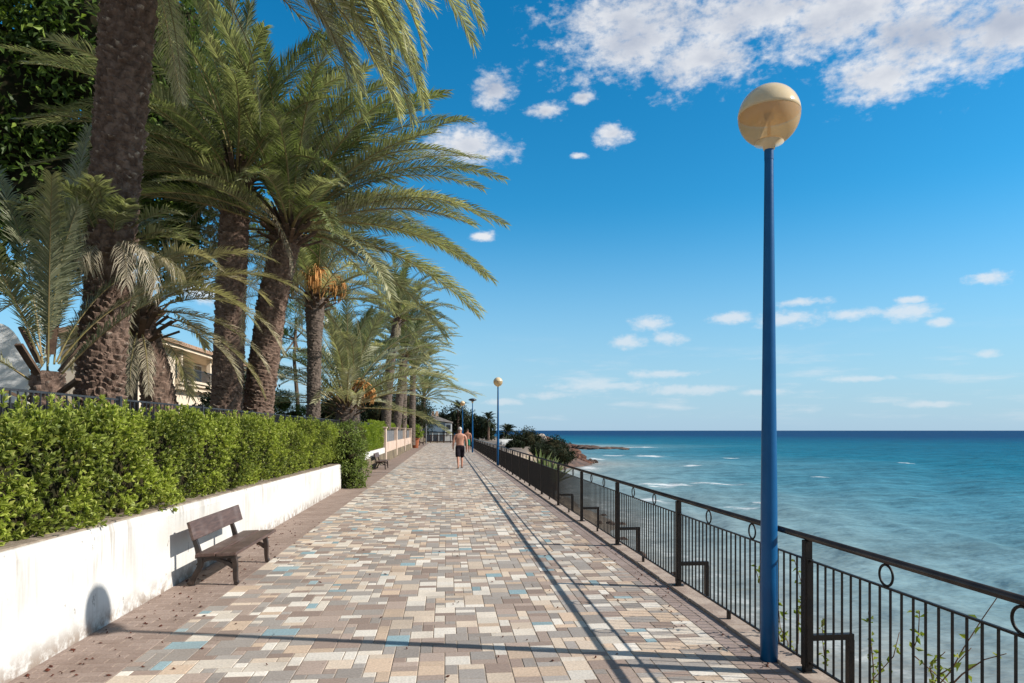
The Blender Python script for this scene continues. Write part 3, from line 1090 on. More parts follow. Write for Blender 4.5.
def leaf_tree(name, label, cat, base, trunk_pts, trunk_r, blobs, nleaf, L, W, mats, group=None, per=1, up=.2, limbs=True, flat=1.0, hang=0.0, core=0.0):
    """blobs: (offset from base, radii). Leaves sit on clumps spread through each blob's outer volume"""
    root = empty(name, base)
    tag(root, label, cat, group)
    t = MB()
    if trunk_pts:
        t.tube(trunk_pts, np.linspace(trunk_r, trunk_r * .55, len(trunk_pts)), 9)
        top = np.array(trunk_pts[-1], float)
        if limbs:
            for c, r in blobs:
                c = np.array(c, float)
                a = np.array(trunk_pts[-2], float) * .5 + top * .5
                m_ = (a + c) / 2 + RNG.normal(size=3) * .12 + np.array([0, 0, -.1])
                t.tube([a, m_, c], [trunk_r * .4, trunk_r * .28, trunk_r * .1], 6)
                for q in range(4):
                    e = c + rand_dirs(1)[0] * np.array(r) * .8
                    t.tube([m_ * .3 + c * .7, (c + e) / 2 + RNG.normal(size=3) * .08, e], [trunk_r * .16, trunk_r * .1, trunk_r * .03], 5)
        t.build('trunk', M['bark'], root, smooth=True)
    vol = np.array([r[0] * r[1] * r[2] for _, r in blobs]) ** .67
    mb = MB()
    for (c, r), f in zip(blobs, vol / vol.sum()):
        n = int(nleaf * f)
        nc = max(n // 22, 4)
        cd = rand_dirs(nc, .15)
        cp = np.array(c) + cd * np.array(r) * (.55 + .45 * RNG.random(nc) ** .5)[:, None] * (1 + .22 * n3(cd, 2.2, c[0]))[:, None]
        k = RNG.integers(0, nc, n)
        cs = .17 * min(r)
        P = cp[k] + RNG.normal(size=(n, 3)) * cs * np.array([1, 1, .7 * flat])
        D = unit(cd[k] * .7 + RNG.normal(size=(n, 3)) * .7 + np.array([0, 0, up - hang]))
        Nn = unit(RNG.normal(size=(n, 3)) * .7 + cd[k] * .5 + np.array([0, 0, .8]))
        tint = np.clip(.35 + .5 * RNG.random(nc)[k] + .15 * RNG.normal(size=n) - .1, 0, 1)
        add_leaves(mb, P, D, Nn, L * (.7 + .6 * RNG.random(n)), W * (.8 + .4 * RNG.random(n)), tint)
    mb.build('crown' if trunk_pts else 'foliage', mats, root, tint=True)
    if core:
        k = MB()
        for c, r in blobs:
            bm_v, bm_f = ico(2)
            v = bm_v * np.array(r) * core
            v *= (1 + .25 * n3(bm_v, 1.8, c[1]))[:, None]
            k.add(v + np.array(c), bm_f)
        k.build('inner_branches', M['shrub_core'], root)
    return root


def ico(sub):
    import bmesh
    bm = bmesh.new()
    bmesh.ops.create_icosphere(bm, subdivisions=sub, radius=1)
    bm.verts.ensure_lookup_table()
    v = np.array([p.co[:] for p in bm.verts]); f = [tuple(q.index for q in fc.verts) for fc in bm.faces]
    bm.free()
    return v, f


# ------------------------------------------------------------------ palms
def frond(mb, base, az, el0, L, D, n, lw, tint, lmax=.42, vee=.35, sag=.35, curl=0.0, roll=0.0, rb=.022, dead=0.0, mleaf=0, mrach=1, start=.12, pexp=1.3):
    K = 14
    n = int(n * 1.45); lw *= .92; lmax *= 1.15
    s = np.linspace(0, 1, K + 1)
    el = np.clip(el0 - D * s ** pexp, R(-88), R(89))
    azs = az + curl * s
    T = np.stack([np.cos(el) * np.sin(azs), np.cos(el) * np.cos(azs), np.sin(el)], 1)
    P = np.zeros((K + 1, 3)); P[0] = base
    for i in range(K):
        P[i + 1] = P[i] + (T[i] + T[i + 1]) / 2 * L / K
    Sv = np.stack([np.cos(azs), -np.sin(azs), np.zeros(K + 1)], 1)
    mb.tube(P[:-1] if False else P, rb * (1 - .88 * s ** .7), 4, mrach, cap=False, tint=tint)
    sl = np.linspace(start, .995, n)
    ip = lambda A: np.stack([np.interp(sl, s, A[:, k]) for k in range(3)], 1)
    p, t, sv = ip(P), unit(ip(T)), unit(ip(Sv))
    nv = np.cross(sv, t)
    if roll:
        c, q = math.cos(roll), math.sin(roll)
        sv, nv = sv * c + nv * q, nv * c - sv * q
    prof = np.clip((sl - start + .02) / .20, .15, 1) * (1 - .55 * np.clip((sl - .5) / .5, 0, 1) ** 1.6)
    for sg in (-1, 1):
        jit = RNG.normal(size=n)
        al = np.interp(sl, [0, .3, 1], [R(68), R(50), R(30)]) + .055 * jit
        ve = vee + .13 * RNG.normal(size=n) + .16 * (np.arange(n) % 2 - .5) - dead * .8
        d0 = unit(t * np.cos(al)[:, None] + (sg * sv * np.cos(ve)[:, None] + nv * np.sin(ve)[:, None]) * np.sin(al)[:, None])
        ln = lmax * prof * (.85 + .3 * RNG.random(n))
        if dead: ln = ln * (.6 + .5 * RNG.random(n))
        mid = p + d0 * ln[:, None] * .5
        d1 = unit(d0 + np.array([0, 0, -1.0]) * (sag + dead * 1.2) * (.6 + .8 * RNG.random(n))[:, None])
        tip = mid + d1 * ln[:, None] * .5
        if dead: W_ = lw * .4
        else: W_ = lw
        W = unit(np.cross(d0, nv + .14 * RNG.normal(size=(n, 3)))) * (W_ * .5)
        V = np.stack([p - W * .6, p + W * .6, mid - W, mid + W, tip], 1).reshape(-1, 3)
        idx = np.arange(n)[:, None] * 5 + mb.n
        mb.v.append(V)
        mb.t.append(np.repeat(np.clip(tint + .10 * RNG.normal(size=n) + .22 * (sl - .6), 0, 1), 5))
        q4 = (idx + np.array([[0, 1, 3, 2]])).tolist(); q3 = (idx + np.array([[2, 3, 4]])).tolist()
        mb.f.extend(map(tuple, q4)); mb.f.extend(map(tuple, q3))
        mb.m.extend([mleaf] * (2 * n))
        mb.n += 5 * n


def palm_trunk(mb, pts, rads, U=40, row=.10, amp=.04, ncol=11):
    """a trunk along pts covered in the stubs of old leaf bases"""
    P = np.array([tuple(p) for p in pts], float)
    seg = np.r_[0, np.cumsum(np.linalg.norm(np.diff(P, axis=0), axis=1))]
    L = seg[-1]
    nv = int(L / row * 5) + 1
    ss = np.linspace(0, L, nv)
    # smooth the axis
    C = np.stack([np.interp(ss, seg, P[:, k]) for k in range(3)], 1)
    for _ in range(int(nv / 10)):
        C[1:-1] = (C[:-2] + 2 * C[1:-1] + C[2:]) / 4
    rr = np.interp(ss, seg, rads)
    T = unit(np.gradient(C, axis=0))
    A = unit(np.cross(T, np.array([0, 1.0, 0]))); B = np.cross(T, A)
    w = np.arange(U) / U
    vs, tt = [], []
    for i in range(nv):
        wob = np.array([mnoise.noise((math.cos(2 * math.pi * q) * 2.6, math.sin(2 * math.pi * q) * 2.6, ss[i] * 3.1)) for q in w])
        wob2 = np.array([mnoise.noise((math.cos(2 * math.pi * q) * 5 + 9, math.sin(2 * math.pi * q) * 5, ss[i] * 7.)) for q in w])
        rows = ss[i] / row + w * 2.0 + .75 * wob + .35 * wob2
        fl = np.floor(rows)
        col = w * ncol + .5 * (fl % 2) + .13 * fl + .5 * wob2
        fu = np.abs((col % 1) * 2 - 1)
        fv = rows % 1
        key = np.floor(col) * 13.7 + fl * 5.1
        rnd = np.abs(np.sin(key * 12.9898) * 43758.5453) % 1
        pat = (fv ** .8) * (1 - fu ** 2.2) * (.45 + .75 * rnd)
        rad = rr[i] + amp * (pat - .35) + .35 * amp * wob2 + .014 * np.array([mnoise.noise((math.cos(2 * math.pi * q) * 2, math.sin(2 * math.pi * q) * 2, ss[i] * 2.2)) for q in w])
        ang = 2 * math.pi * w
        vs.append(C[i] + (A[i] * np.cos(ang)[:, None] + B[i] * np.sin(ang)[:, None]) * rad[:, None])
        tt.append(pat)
    fs = [(i * U + k, i * U + (k + 1) % U, (i + 1) * U + (k + 1) % U, (i + 1) * U + k) for i in range(nv - 1) for k in range(U)]
    mb.add(np.concatenate(vs), fs, 0, np.clip(np.concatenate(tt), 0, 1))


def palm(label, base, top, r0, r1, n, L, lmax=.42, nleaf=70, lw=.022, mats='frond', extra=(), bend=(0, 0), dry=.2, fruit=0, stubs=40, droop=(30, 58), elr=(84, 2), seed=1,
         trunk='palm_trunk', U=40, row=.10, amp=.04, dead=4, skip=None, group='date palms along the garden side', bulge=1.0, azw=None):
    """base and top are world points; crown springs from top"""
    global RNG
    RNG = np.random.default_rng(seed)
    base, top = Vector(base), Vector(top)
    root = empty('palm_tree', base)
    tag(root, label, 'palm tree', group)
    v = top - base
    t = MB()
    m1 = v * .35 + Vector((bend[0], bend[1], 0)) * .8
    m2 = v * .70 + Vector((bend[0], bend[1], 0))
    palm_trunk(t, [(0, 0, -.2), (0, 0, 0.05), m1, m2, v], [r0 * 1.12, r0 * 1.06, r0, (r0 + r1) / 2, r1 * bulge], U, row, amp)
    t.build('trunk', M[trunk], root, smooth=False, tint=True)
    tp = np.array(v)
    if stubs:
        s = MB()
        for i in range(stubs):
            a = i * 2.39996; q = i / stubs
            el = R(78 - 60 * q)
            d = np.array([math.cos(el) * math.sin(a), math.cos(el) * math.cos(a), math.sin(el)])
            side = np.array([math.cos(a), -math.sin(a), 0])
            o = tp + np.array([math.sin(a), math.cos(a), 0]) * r1 * (.45 + .55 * q) + np.array([0, 0, .30 - .75 * q])
            ln = .30 + .25 * RNG.random()
            s.obox(o + d * ln / 2, side * .045, d * ln / 2, np.cross(side, d) * .016)
        s.build('leaf_stubs', M['stub'], root)
    c = MB()
    for i in range(n):
        q = (i + .5) / n
        az = i * 2.39996 + RNG.normal() * .2
        if azw is not None and RNG.random() < .2: az = azw + RNG.normal() * .7
        el = R(elr[0] + (elr[1] - elr[0]) * q ** 1.05) + RNG.normal() * .09
        dr = R(droop[0] + (droop[1] - droop[0]) * (1 - abs(q - .45))) * (.85 + .3 * RNG.random())
        o = tp + np.array([math.sin(az), math.cos(az), 0]) * r1 * (.2 + .7 * q) + np.array([0, 0, .34 - .5 * q])
        ln = L * (.82 + .26 * RNG.random()) * (.8 + .2 * min(q * 4, 1))
        ti = np.clip(dry * (.3 + 1.2 * q) + .18 * RNG.normal() + (.35 if RNG.random() < .12 else 0), 0, 1)
        frond(c, o, az, el, ln, dr, nleaf, lw, ti, lmax, vee=.42, sag=.3, curl=RNG.normal() * .22, roll=RNG.normal() * .25, rb=.026 * L / 4)
    for e in extra:
        (az, el, ln, dr, ti) = e[:5]
        az, el, dr = R(az), R(el), R(dr)
        o = tp + np.array([math.sin(az), math.cos(az), 0]) * r1 * .6 + np.array([0, 0, .1])
        frond(c, o, az, el, ln, dr, int(nleaf * 1.25), lw, ti, lmax, vee=.30, sag=.35, curl=RNG.normal() * .08, roll=(e[5] if len(e) > 5 else 0), rb=.026 * L / 4)
    c.build('crown', [M[mats], M['rachis']], root, tint=True)
    if dead:
        d = MB()
        for i in range(dead):
            az = RNG.random() * 6.28
            o = tp + np.array([math.sin(az), math.cos(az), 0]) * r1 * .8 + np.array([0, 0, -.25])
            frond(d, o, az, R(-25 - 20 * RNG.random()), L * (.45 + .25 * RNG.random()), R(55), int(nleaf * .6), lw, .8, lmax * .7, dead=.6, rb=.018)
        d.build('dead_fronds', [M['frond_fan'], M['rachis']], root, tint=True)
    for i in range(fruit):
        f = MB()
        az = i * 2.1 + .8
        for k in range(46):
            a = az + RNG.normal() * .28
            o = tp + np.array([math.sin(az), math.cos(az), 0]) * r1 * .6 + np.array([0, 0, .45])
            el = R(52 + 9 * RNG.normal())
            P = [o]
            stp = .21
            for q in range(7):
                ee = el - R(24) * q if q > 1 else el
                P.append(P[-1] + stp * np.array([math.cos(ee) * math.sin(a), math.cos(ee) * math.cos(a), math.sin(ee)]))
                if q == 2: a += RNG.normal() * .7
            f.tube(P, [.008, .008, .009, .014, .019, .021, .018, .010], 4, 0, cap=False)
        f.build('fruit_stalk', M['fruit'], root)
    return root


# foreground palm whose crown hangs into the picture from above
b1 = at_y(92, 396, 9.4); b1.z = .8
t1 = at_y(137, -105, 9.0)
p1 = palm('thick foreground palm trunk with its crown above the frame, behind the hedge', b1, t1, .265, .31, 34, 4.6, .46, 95, .024, dry=.28, bend=(.05, -.1), seed=4, U=84, row=.085, amp=.060, stubs=30, dead=3, elr=(75, 10), droop=(55, 85),
     extra=[(80, 30, 5.0, 98, .50), (92, 26, 4.7, 100, .55), (68, 34, 5.2, 100, .45), (100, 10, 4.3, 88, .6), (86, 5, 4.1, 80, .62), (110, 20, 4.7, 95, .5), (75, 8, 4.5, 85, .55), (120, 30, 4.8, 100, .4),
            (90, -5, 4.2, 68, .5), (84, 16, 4.4, 100, .6), (97, -2, 3.9, 78, .55), (78, -10, 4.1, 62, .7), (70, 0, 4.4, 76, .5), (104, 0, 4.4, 80, .6), (88, 0, 3.0, 80, .5), (70, -5, 3.3, 72, .55), (112, -4, 3.2, 76, .6), (58, 5, 3.6, 82, .5), (96, 8, 3.5, 98, .6), (128, 0, 3.0, 80, .55), (76, 20, 3.9, 105, .5), (-75, 0, 3.3, 80, .6), (-105, 4, 3.5, 86, .55),
            (-95, 20, 4.4, 100, .5), (-110, 15, 4.2, 100, .6), (60, 15, 4.6, 90, .45), (45, 25, 4.9, 95, .4)], trunk='palm_trunk')


# the tuft of small leaves and dry thatch sprouting half-way up that trunk
def trunk_tuft(parent, z, r):
    cx = np.array((t1 - b1) * ((z - b1.z) / (t1.z - b1.z)))
    m = MB()
    for i in range(26):
        az = RNG.random() * 6.28
        o = cx + np.array([math.sin(az), math.cos(az), 0]) * r * .9 + np.array([0, 0, RNG.random() * .25])
        frond(m, o, az, R(60 - 40 * RNG.random()), .65 + .35 * RNG.random(), R(50), 24, .022, .15 + .2 * RNG.random(), .26, rb=.009, start=.2)
    for i in range(20):
        az = RNG.random() * 6.28
        o = cx + np.array([math.sin(az), math.cos(az), 0]) * r * 1.0 + np.array([0, 0, -.05 + RNG.random() * .12])
        frond(m, o, az, R(25 - 60 * RNG.random()), .35 + .6 * RNG.random(), R(85), 26, .016, .95, .30, dead=.9, rb=.006, mleaf=2)
    m.build('trunk_sprout', [M['frond'], M['rachis'], M['frond_fan']], parent, tint=True)


trunk_tuft(p1, 4.05, .29)

b2 = at_y(224, 402, 16.0); b2.z = .8
palm('dark straight palm with a dense shaded crown, second thick trunk from the left', b2, at_y(236, 178, 16.0), .33, .30, 56, 4.2, .45, 80, .026, dry=.16, seed=7, U=60, row=.09, amp=.05, dead=4, elr=(85, 5),
     extra=[(-80, 30, 4.4, 80, .3), (-60, 50, 4.2, 80, .3), (-100, 10, 4, 70, .5), (-90, 55, 4.2, 85, .25)])
b3 = at_y(252, 408, 16.8); b3.z = .8
palm('big leaning palm with a wide crown of arching fronds over the path', b3, at_y(289, 228, 16.3), .34, .31, 70, 4.7, .46, 85, .027, dry=.16, bend=(-.12, 0), seed=9, U=60, row=.09, amp=.05, dead=3, stubs=70,
     extra=[(80, 28, 5.2, 55, .2, .3), (88, 42, 5.3, 62, .15, .3), (72, 14, 5.1, 52, .22, .35), (95, 5, 4.9, 48, .3, .3), (84, -8, 4.8, 38, .35, .3), (70, 58, 5.2, 75, .15), (100, 60, 5.0, 70, .15), (110, 22, 4.9, 60, .3), (120, 40, 4.7, 65, .2), (90, 72, 5, 70, .1), (60, 35, 5.0, 60, .2), (78, -20, 4.4, 35, .4, .3)])
b4 = at_y(313, 408, 23.0); b4.z = .8
palm('slim upright palm with orange fruit stalks under its crown', b4, at_y(315, 298, 23.0), .22, .23, 46, 4.0, .42, 60, .03, dry=.35, fruit=5, seed=12, U=36, bulge=1.45, stubs=60, dead=3, trunk='palm_trunk_grey', elr=(86, 12))
b5 = at_y(345, 412, 26.0); b5.z = .8
palm('squat bushy palm whose fronds rise from near the ground, with orange stalks', b5, at_y(347, 404, 26.0), .42, .36, 46, 4.6, .45, 62, .034, dry=.36, fruit=1, seed=15, U=30, stubs=50, dead=4, elr=(88, 12), droop=(25, 60), trunk='palm_trunk_grey')
b6 = at_y(385, 424, 44.0); b6.z = .6
palm('tall slender palm leaning slightly right beyond the squat bushy palm', b6, at_y(398, 318, 44.0), .30, .27, 46, 4.2, .50, 46, .05, dry=.3, seed=18, U=24, dead=2, trunk='palm_trunk_grey', bend=(-.2, 0))
for k, (px, py, Yd, cx_, cy_, n, L, lab, sd_) in enumerate((
        (395, 424, 52, 404, 356, 46, 4.3, 'farther palm whose fronds fan out right towards the lamp posts', 21),
        (412, 424, 66, 413, 372, 42, 4.1, 'distant palm with drooping olive fronds near the terracotta pot', 22),
        (357, 424, 36, 352, 372, 30, 3.6, 'short palm stem half hidden behind the squat bushy palm', 23),
        (418, 425, 80, 424, 398, 34, 4.6, 'farthest low palm of the garden row beside the blue house', 24),
        (403, 424, 58, 404, 338, 40, 4.2, 'tall far palm standing behind the fanned fronds of the row', 25))):
    b = at_y(px, py, Yd); b.z = .5
    palm(lab, b, at_y(cx_, cy_, Yd), .30, .28, n, L, .52, 40, .06, dry=.26, seed=sd_, U=16, row=.16, dead=0, stubs=12, trunk='palm_trunk_grey', mats='frond', elr=(82, 2), droop=(28, 50), azw=R(85))

# young palm at the left edge and the small dry palm behind the big trunk
b7 = at_y(48, 396, 8.6); b7.z = .8
palm('young palm with grey green upright fronds at the left edge behind the fence', b7, at_y(48, 372, 8.6),  .20, .17, 8, 2.1, .27, 64, .017, mats='frond_grey', dry=.18, seed=31, U=30, stubs=8, dead=2, elr=(86, 35), droop=(25, 50),
     extra=[(8, 84, 3.2, 12, .1, .1), (-30, 70, 3.0, 30, .15), (60, 60, 2.2, 60, .2), (-60, 80, 2.9, 25, .1), (150, 70, 2.4, 50, .15)], group='young palms behind the fence')
b8 = at_y(167, 404, 12.5); b8.z = .8
palm('small leaning palm with pale dry arching fronds right of the foreground trunk', b8, at_y(140, 318, 12.2), .30, .20, 14, 2.3, .36, 60, .022, mats='frond_fan', dry=.45, seed=33, U=40, stubs=50, dead=9, elr=(70, -10), droop=(70, 100),
     extra=[(80, 45, 2.9, 85, .25), (95, 25, 2.7, 95, .35), (88, 5, 2.3, 70, .6), (105, 55, 2.6, 80, .3), (75, -10, 2.4, 60, .7)], bend=(.1, 0), group='young palms behind the fence')

# ------------------------------------------------------------------ other trees of the garden
RNG = np.random.default_rng(77)
bt = at_y(122, 398, 20.0); bt.z = .8
c0 = Vector(at_y(80, 75, 20.0)) - bt
k = 1.36
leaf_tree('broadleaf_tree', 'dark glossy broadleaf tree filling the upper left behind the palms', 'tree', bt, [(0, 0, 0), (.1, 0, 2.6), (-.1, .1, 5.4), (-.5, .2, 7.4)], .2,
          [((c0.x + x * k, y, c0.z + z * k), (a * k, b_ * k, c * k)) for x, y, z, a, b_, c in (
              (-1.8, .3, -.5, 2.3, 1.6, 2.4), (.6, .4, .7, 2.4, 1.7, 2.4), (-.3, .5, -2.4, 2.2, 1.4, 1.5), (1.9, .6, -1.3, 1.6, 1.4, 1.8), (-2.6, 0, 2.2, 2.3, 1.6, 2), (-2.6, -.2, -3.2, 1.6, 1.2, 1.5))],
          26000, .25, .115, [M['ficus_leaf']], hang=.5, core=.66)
bt = at_y(131, 398, 17.0); bt.z = .8
leaf_tree('broadleaf_tree', 'slender second trunk with a small leafy top between the first two palms', 'tree', bt, [(0, 0, 0), (.05, 0, 2.), (.2, 0, 4.2), (.3, 0, 5.6)], .12,
          [((.5, .2, 6.3), (1.1, 1.0, 1.1)), ((.9, .4, 5.2), (.8, .7, .8))], 3200, .19, .085, [M['ficus_leaf']], hang=.4)
bp = at_y(284, 412, 27.0); bp.z = .7
leaf_tree('pine_shrub', 'bushy bright green pine shrub between the leaning palm and the slim palm', 'shrub', bp, [(0, 0, 0), (.05, 0, .6), (0, 0, 1.2)], .08,
          [((0, 0, .7), (1.0, .9, .6)), ((-.45, 0, 1.25), (.7, .7, .45)), ((.35, 0, 1.5), (.75, .7, .45)), ((0, 0, 2.05), (.5, .5, .45)), ((.75, .1, .6), (.6, .6, .5))], 9000, .13, .018, [M['pine_leaf']], up=.5, core=.55)
bp = at_y(296, 408, 40.0); bp.z = .7
leaf_tree('pine_tree', 'thin open pine tree with sparse clumps against the sky behind the slim palm', 'tree', bp, [(0, 0, 0), (.1, 0, 2.5), (-.1, 0, 5), (0, 0, 7.4)], .14,
          [((-1.2, 0, 4.3), (.9, .8, .4)), ((.9, 0, 5.2), (.9, .8, .4)), ((-.9, .2, 6.4), (.9, .7, .45)), ((.3, 0, 7.7), (.9, .8, .6)), ((-1.5, 0, 7.4), (.6, .6, .4))], 6000, .20, .03, [M['pine_leaf']], up=.4)
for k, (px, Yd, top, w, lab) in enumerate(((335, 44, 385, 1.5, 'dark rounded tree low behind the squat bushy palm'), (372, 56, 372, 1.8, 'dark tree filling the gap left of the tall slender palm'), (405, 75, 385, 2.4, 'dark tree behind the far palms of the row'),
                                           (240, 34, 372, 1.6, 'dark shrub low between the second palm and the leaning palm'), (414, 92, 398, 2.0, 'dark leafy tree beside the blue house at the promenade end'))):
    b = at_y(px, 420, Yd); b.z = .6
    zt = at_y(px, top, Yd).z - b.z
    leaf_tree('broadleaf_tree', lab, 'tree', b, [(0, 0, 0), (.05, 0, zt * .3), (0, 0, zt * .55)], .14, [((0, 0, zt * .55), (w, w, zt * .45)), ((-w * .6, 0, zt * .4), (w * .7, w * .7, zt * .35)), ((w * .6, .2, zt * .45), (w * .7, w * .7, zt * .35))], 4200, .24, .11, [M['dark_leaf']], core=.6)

# bush spilling over the end of the retaining wall down to the pavement
bo = Vector((-3.02, 20.75, 0))
leaf_tree('overhanging_bush', 'dark green bush spilling over the end of the white retaining wall onto the pavement', 'bush', bo, None, 0,
          [((0, .0, 1.45), (.55, .9, .5)), ((.18, .15, .95), (.5, .85, .55)), ((.22, .05, .5), (.42, .6, .45)), ((.32, -.1, .2), (.34, .45, .24)), ((-.3, .3, .7), (.5, .9, .6))], 8200, .085, .038, [M['ivy_leaf']], hang=.3, core=.62)


# ------------------------------------------------------------------ benches
def prism_yz(mb, outline, y0, y1, mat_=0):
    n = len(outline)
    vs = [(x, y0, z) for x, z in outline] + [(x, y1, z) for x, z in outline]
    fs = [tuple(range(n)), tuple(range(n, 2 * n))[::-1]] + [(i, i + n, (i + 1) % n + n, (i + 1) % n) for i in range(n)]
    mb.add(vs, fs, mat_)


def ribbon(mb, pts, ws, y0, y1):
    """flat cast-iron member following pts in x-z with widths ws"""
    P = np.array(pts, float)
    T = unit(np.gradient(P, axis=0))
    Nn = np.stack([-T[:, 1], T[:, 0]], 1)
    w = np.array(ws)[:, None] / 2
    A, B = P + Nn * w, P - Nn * w
    for i in range(len(P) - 1):
        q = [A[i], A[i + 1], B[i + 1], B[i]]
        vs = [(x, y0, z) for x, z in q] + [(x, y1, z) for x, z in q]
        mb.add(vs, [(0, 3, 2, 1), (4, 5, 6, 7), (0, 1, 5, 4), (2, 3, 7, 6)] + ([(0, 4, 7, 3)] if i == 0 else []) + ([(1, 2, 6, 5)] if i == len(P) - 2 else []))


def bez(p, n=14):
    p = np.array(p, float)
    t = np.linspace(0, 1, n)[:, None]
    return (1 - t) ** 3 * p[0] + 3 * (1 - t) ** 2 * t * p[1] + 3 * (1 - t) * t ** 2 * p[2] + t ** 3 * p[3]


def make_bench():
    # local frame: origin on the ground at the near end, y along the bench, +x towards the path (seat front at +.26)
    root = empty('park_bench', (-2.53, 7.66, 0))
    tag(root, 'brown wooden bench with dark iron legs against the white retaining wall, nearest', 'bench', 'benches along the garden walls')
    L = 1.76
    for y in (.12, 1.42):
        m = MB()
        # back leg runs up into the back support; front leg is a curved cabriole; both end in a curled foot
        c = bez([(-.245, .015), (-.20, .18), (-.10, .20), (-.165, .335)])
        ribbon(m, c, np.linspace(.050, .060, len(c)), y - .026, y + .026)
        c = bez([(-.165, .335), (-.17, .42), (-.215, .50), (-.265, .70)])
        ribbon(m, c, np.linspace(.060, .034, len(c)), y - .0255, y + .0255)
        c = bez([(.235, .015), (.205, .12), (.245, .22), (.195, .325)])
        ribbon(m, c, np.linspace(.040, .058, len(c)), y - .026, y + .026)
        ribbon(m, [(-.20, .318), (-.08, .316), (.08, .312), (.235, .318)], [.040, .036, .036, .040], y - .0245, y + .0245)
        c = bez([(-.175, .22), (-.12, .31), (.06, .32), (.205, .20)])
        ribbon(m, c, np.interp(np.linspace(0, 1, len(c)), [0, .5, 1], [.05, .02, .05]), y - .022, y + .022)
        for fx in (-.255, .235):
            m.tube([(fx, y - .028, .026), (fx, y, .026), (fx, y + .028, .026)], .026, 12)
        m.build('leg', M['bench_iron'], root, bevel=.004)
    for x0, x1, z in ((-.165, .04, .352), (.055, .262, .356)):
        m = MB()
        m.obox(((x0 + x1) / 2, L / 2, z), ((x1 - x0) / 2, 0, .004), (0, L / 2, 0), (-.0005, 0, .0175))
        m.build('seat', M['wood'], root, bevel=.006)
    m = MB()
    a, b = np.array((-.178, 0, .515)), np.array((-.232, 0, .712))
    d = (b - a) / 2
    nrm = unit(np.cross(d, (0, 1, 0))) * .0165
    m.obox((a + b) / 2 + np.array((0, L / 2 - .02, 0)), (0, L / 2, 0), d, nrm)
    m.build('backrest', M['wood'], root, bevel=.006)
    return root


bench = make_bench()
for (x, y, lab) in ((-2.86, 30.0, 'second bench, dark and small, in front of the short white wall'),
                    (-2.82, 78.0, 'tiny farthest bench beyond the terracotta pot')):
    c = copy_tree(bench)
    c.location = (x, y, 0)
    c['label'] = lab


# ------------------------------------------------------------------ planter
def planter():
    q = at_z(415.5, 448)
    root = empty('plant_pot', q)
    tag(root, 'tall terracotta pot standing at the far end of the pinkish wall', 'plant pot')
    m = MB()
    m.lathe([(.001, 0), (.26, 0), (.36, .85), (.40, .86), (.41, .97), (.35, .97), (.33, .88)], 20)
    m.build('pot_body', M['terracotta'], root, smooth=False)
    s = MB(); s.lathe([(.0005, .9), (.35, .895)], 20)
    s.build('soil', M['soil'], root)
    leaf_tree('potted_shrub', 'yellow green shrub growing out of the terracotta pot', 'shrub', q + Vector((0, 0, .9)), [(0, 0, 0), (.02, 0, .2), (0, 0, .45)], .04,
              [((0, 0, .75), (.6, .6, .6)), ((.35, 0, .45), (.4, .4, .35)), ((-.35, .1, .5), (.4, .4, .35))], 1500, .13, .06, [M['hedge_bright']], core=.5)


planter()


# ------------------------------------------------------------------ villa and other buildings
def villa():
    root = empty('villa', (-21, 49, .8))
    tag(root, 'cream two storey villa with balcony seen between the palm trunks', 'house')
    D, L = 5, 30
    zs, ze = 4.95, 7.4             # balcony slab and eaves, local
    m = MB()
    m.box(-D, 0, 0, -2.2, L, ze)                                 # main block, set back behind the balcony
    m.box(-2.2, 0, 0, 0, 6.5, ze)                                # front bay
    m.box(-2.2, 6.503, 0, -.3, L, zs - .45)                      # ground floor
    m.build('wall', M['villa'], root)
    s = MB()
    s.box(-2.197, 6.503, zs - .42, .35, L + .3, zs - .18); s.box(-2.197, 6.503, zs - .177, .5, L + .3, zs)
    s.build('balcony_slab', M['villa_trim'], root)
    k = MB()
    for z0, z1, x in ((zs - .8, zs - .62, .25), (zs - .617, zs - .45, .12)):
        k.box(-.297, 6.6, z0, x, L, z1)
    k.build('cornice', M['villa_trim'], root)
    r = MB()
    prism = [(1.0, ze - .02), (1.05, ze + .14), (-D / 2, ze + .75), (-D - .8, ze + .14), (-D - .8, ze - .02)]
    prism_yz(r, prism, -.8, L + .8)
    for i in range(60):
        y = -.7 + i * .52
        r.tube([(1.07, y, ze + .16), (-D / 2, y, ze + .79)], .09, 6)
    r.build('roof', M['roof_tile'], root)
    e = MB(); e.box(-2, -.5, ze - .28, .8, L + .5, ze - .025); e.build('eaves', M['villa_trim'], root)
    b = MB()
    b.box(.37, 6.6, zs + .88, .45, L, zs + .95)
    y = 6.7
    while y < L:
        b.box(.395, y - .02, zs, .425, y + .02, zs + .88); y += .17
    b.build('balcony_railing', M['fence_paint'], root)
    for y in (8, 12, 16.5, 21, 25.5):
        w = MB(); w.box(-2.197, y, zs, -2.13, y + 2.0, zs + 2.1); f = w.build('window', M['white_render'], root)
        g = MB(); g.box(-2.129, y + .15, zs + .1, -2.10, y + .95, zs + 1.95); g.box(-2.129, y + 1.05, zs + .1, -2.10, y + 1.85, zs + 1.95); g.build('pane', M['dark_opening'], f)
    for y in (6.9, 13.5, 20, 27):
        c = MB(); c.box(.05, y - .17, zs, .37, y + .17, ze - .29); c.build('column', M['villa_trim'], root)
    for y in (9, 15, 21, 26):
        g = MB(); g.box(-.297, y, .1, -.25, y + 3.2, 3.0); g.build('garage_opening', M['dark_opening'], root)
    w = MB(); w.box(.003, 2.0, zs + .3, .05, 4.2, zs + 1.8); w.build('window', M['dark_opening'], root)


villa()


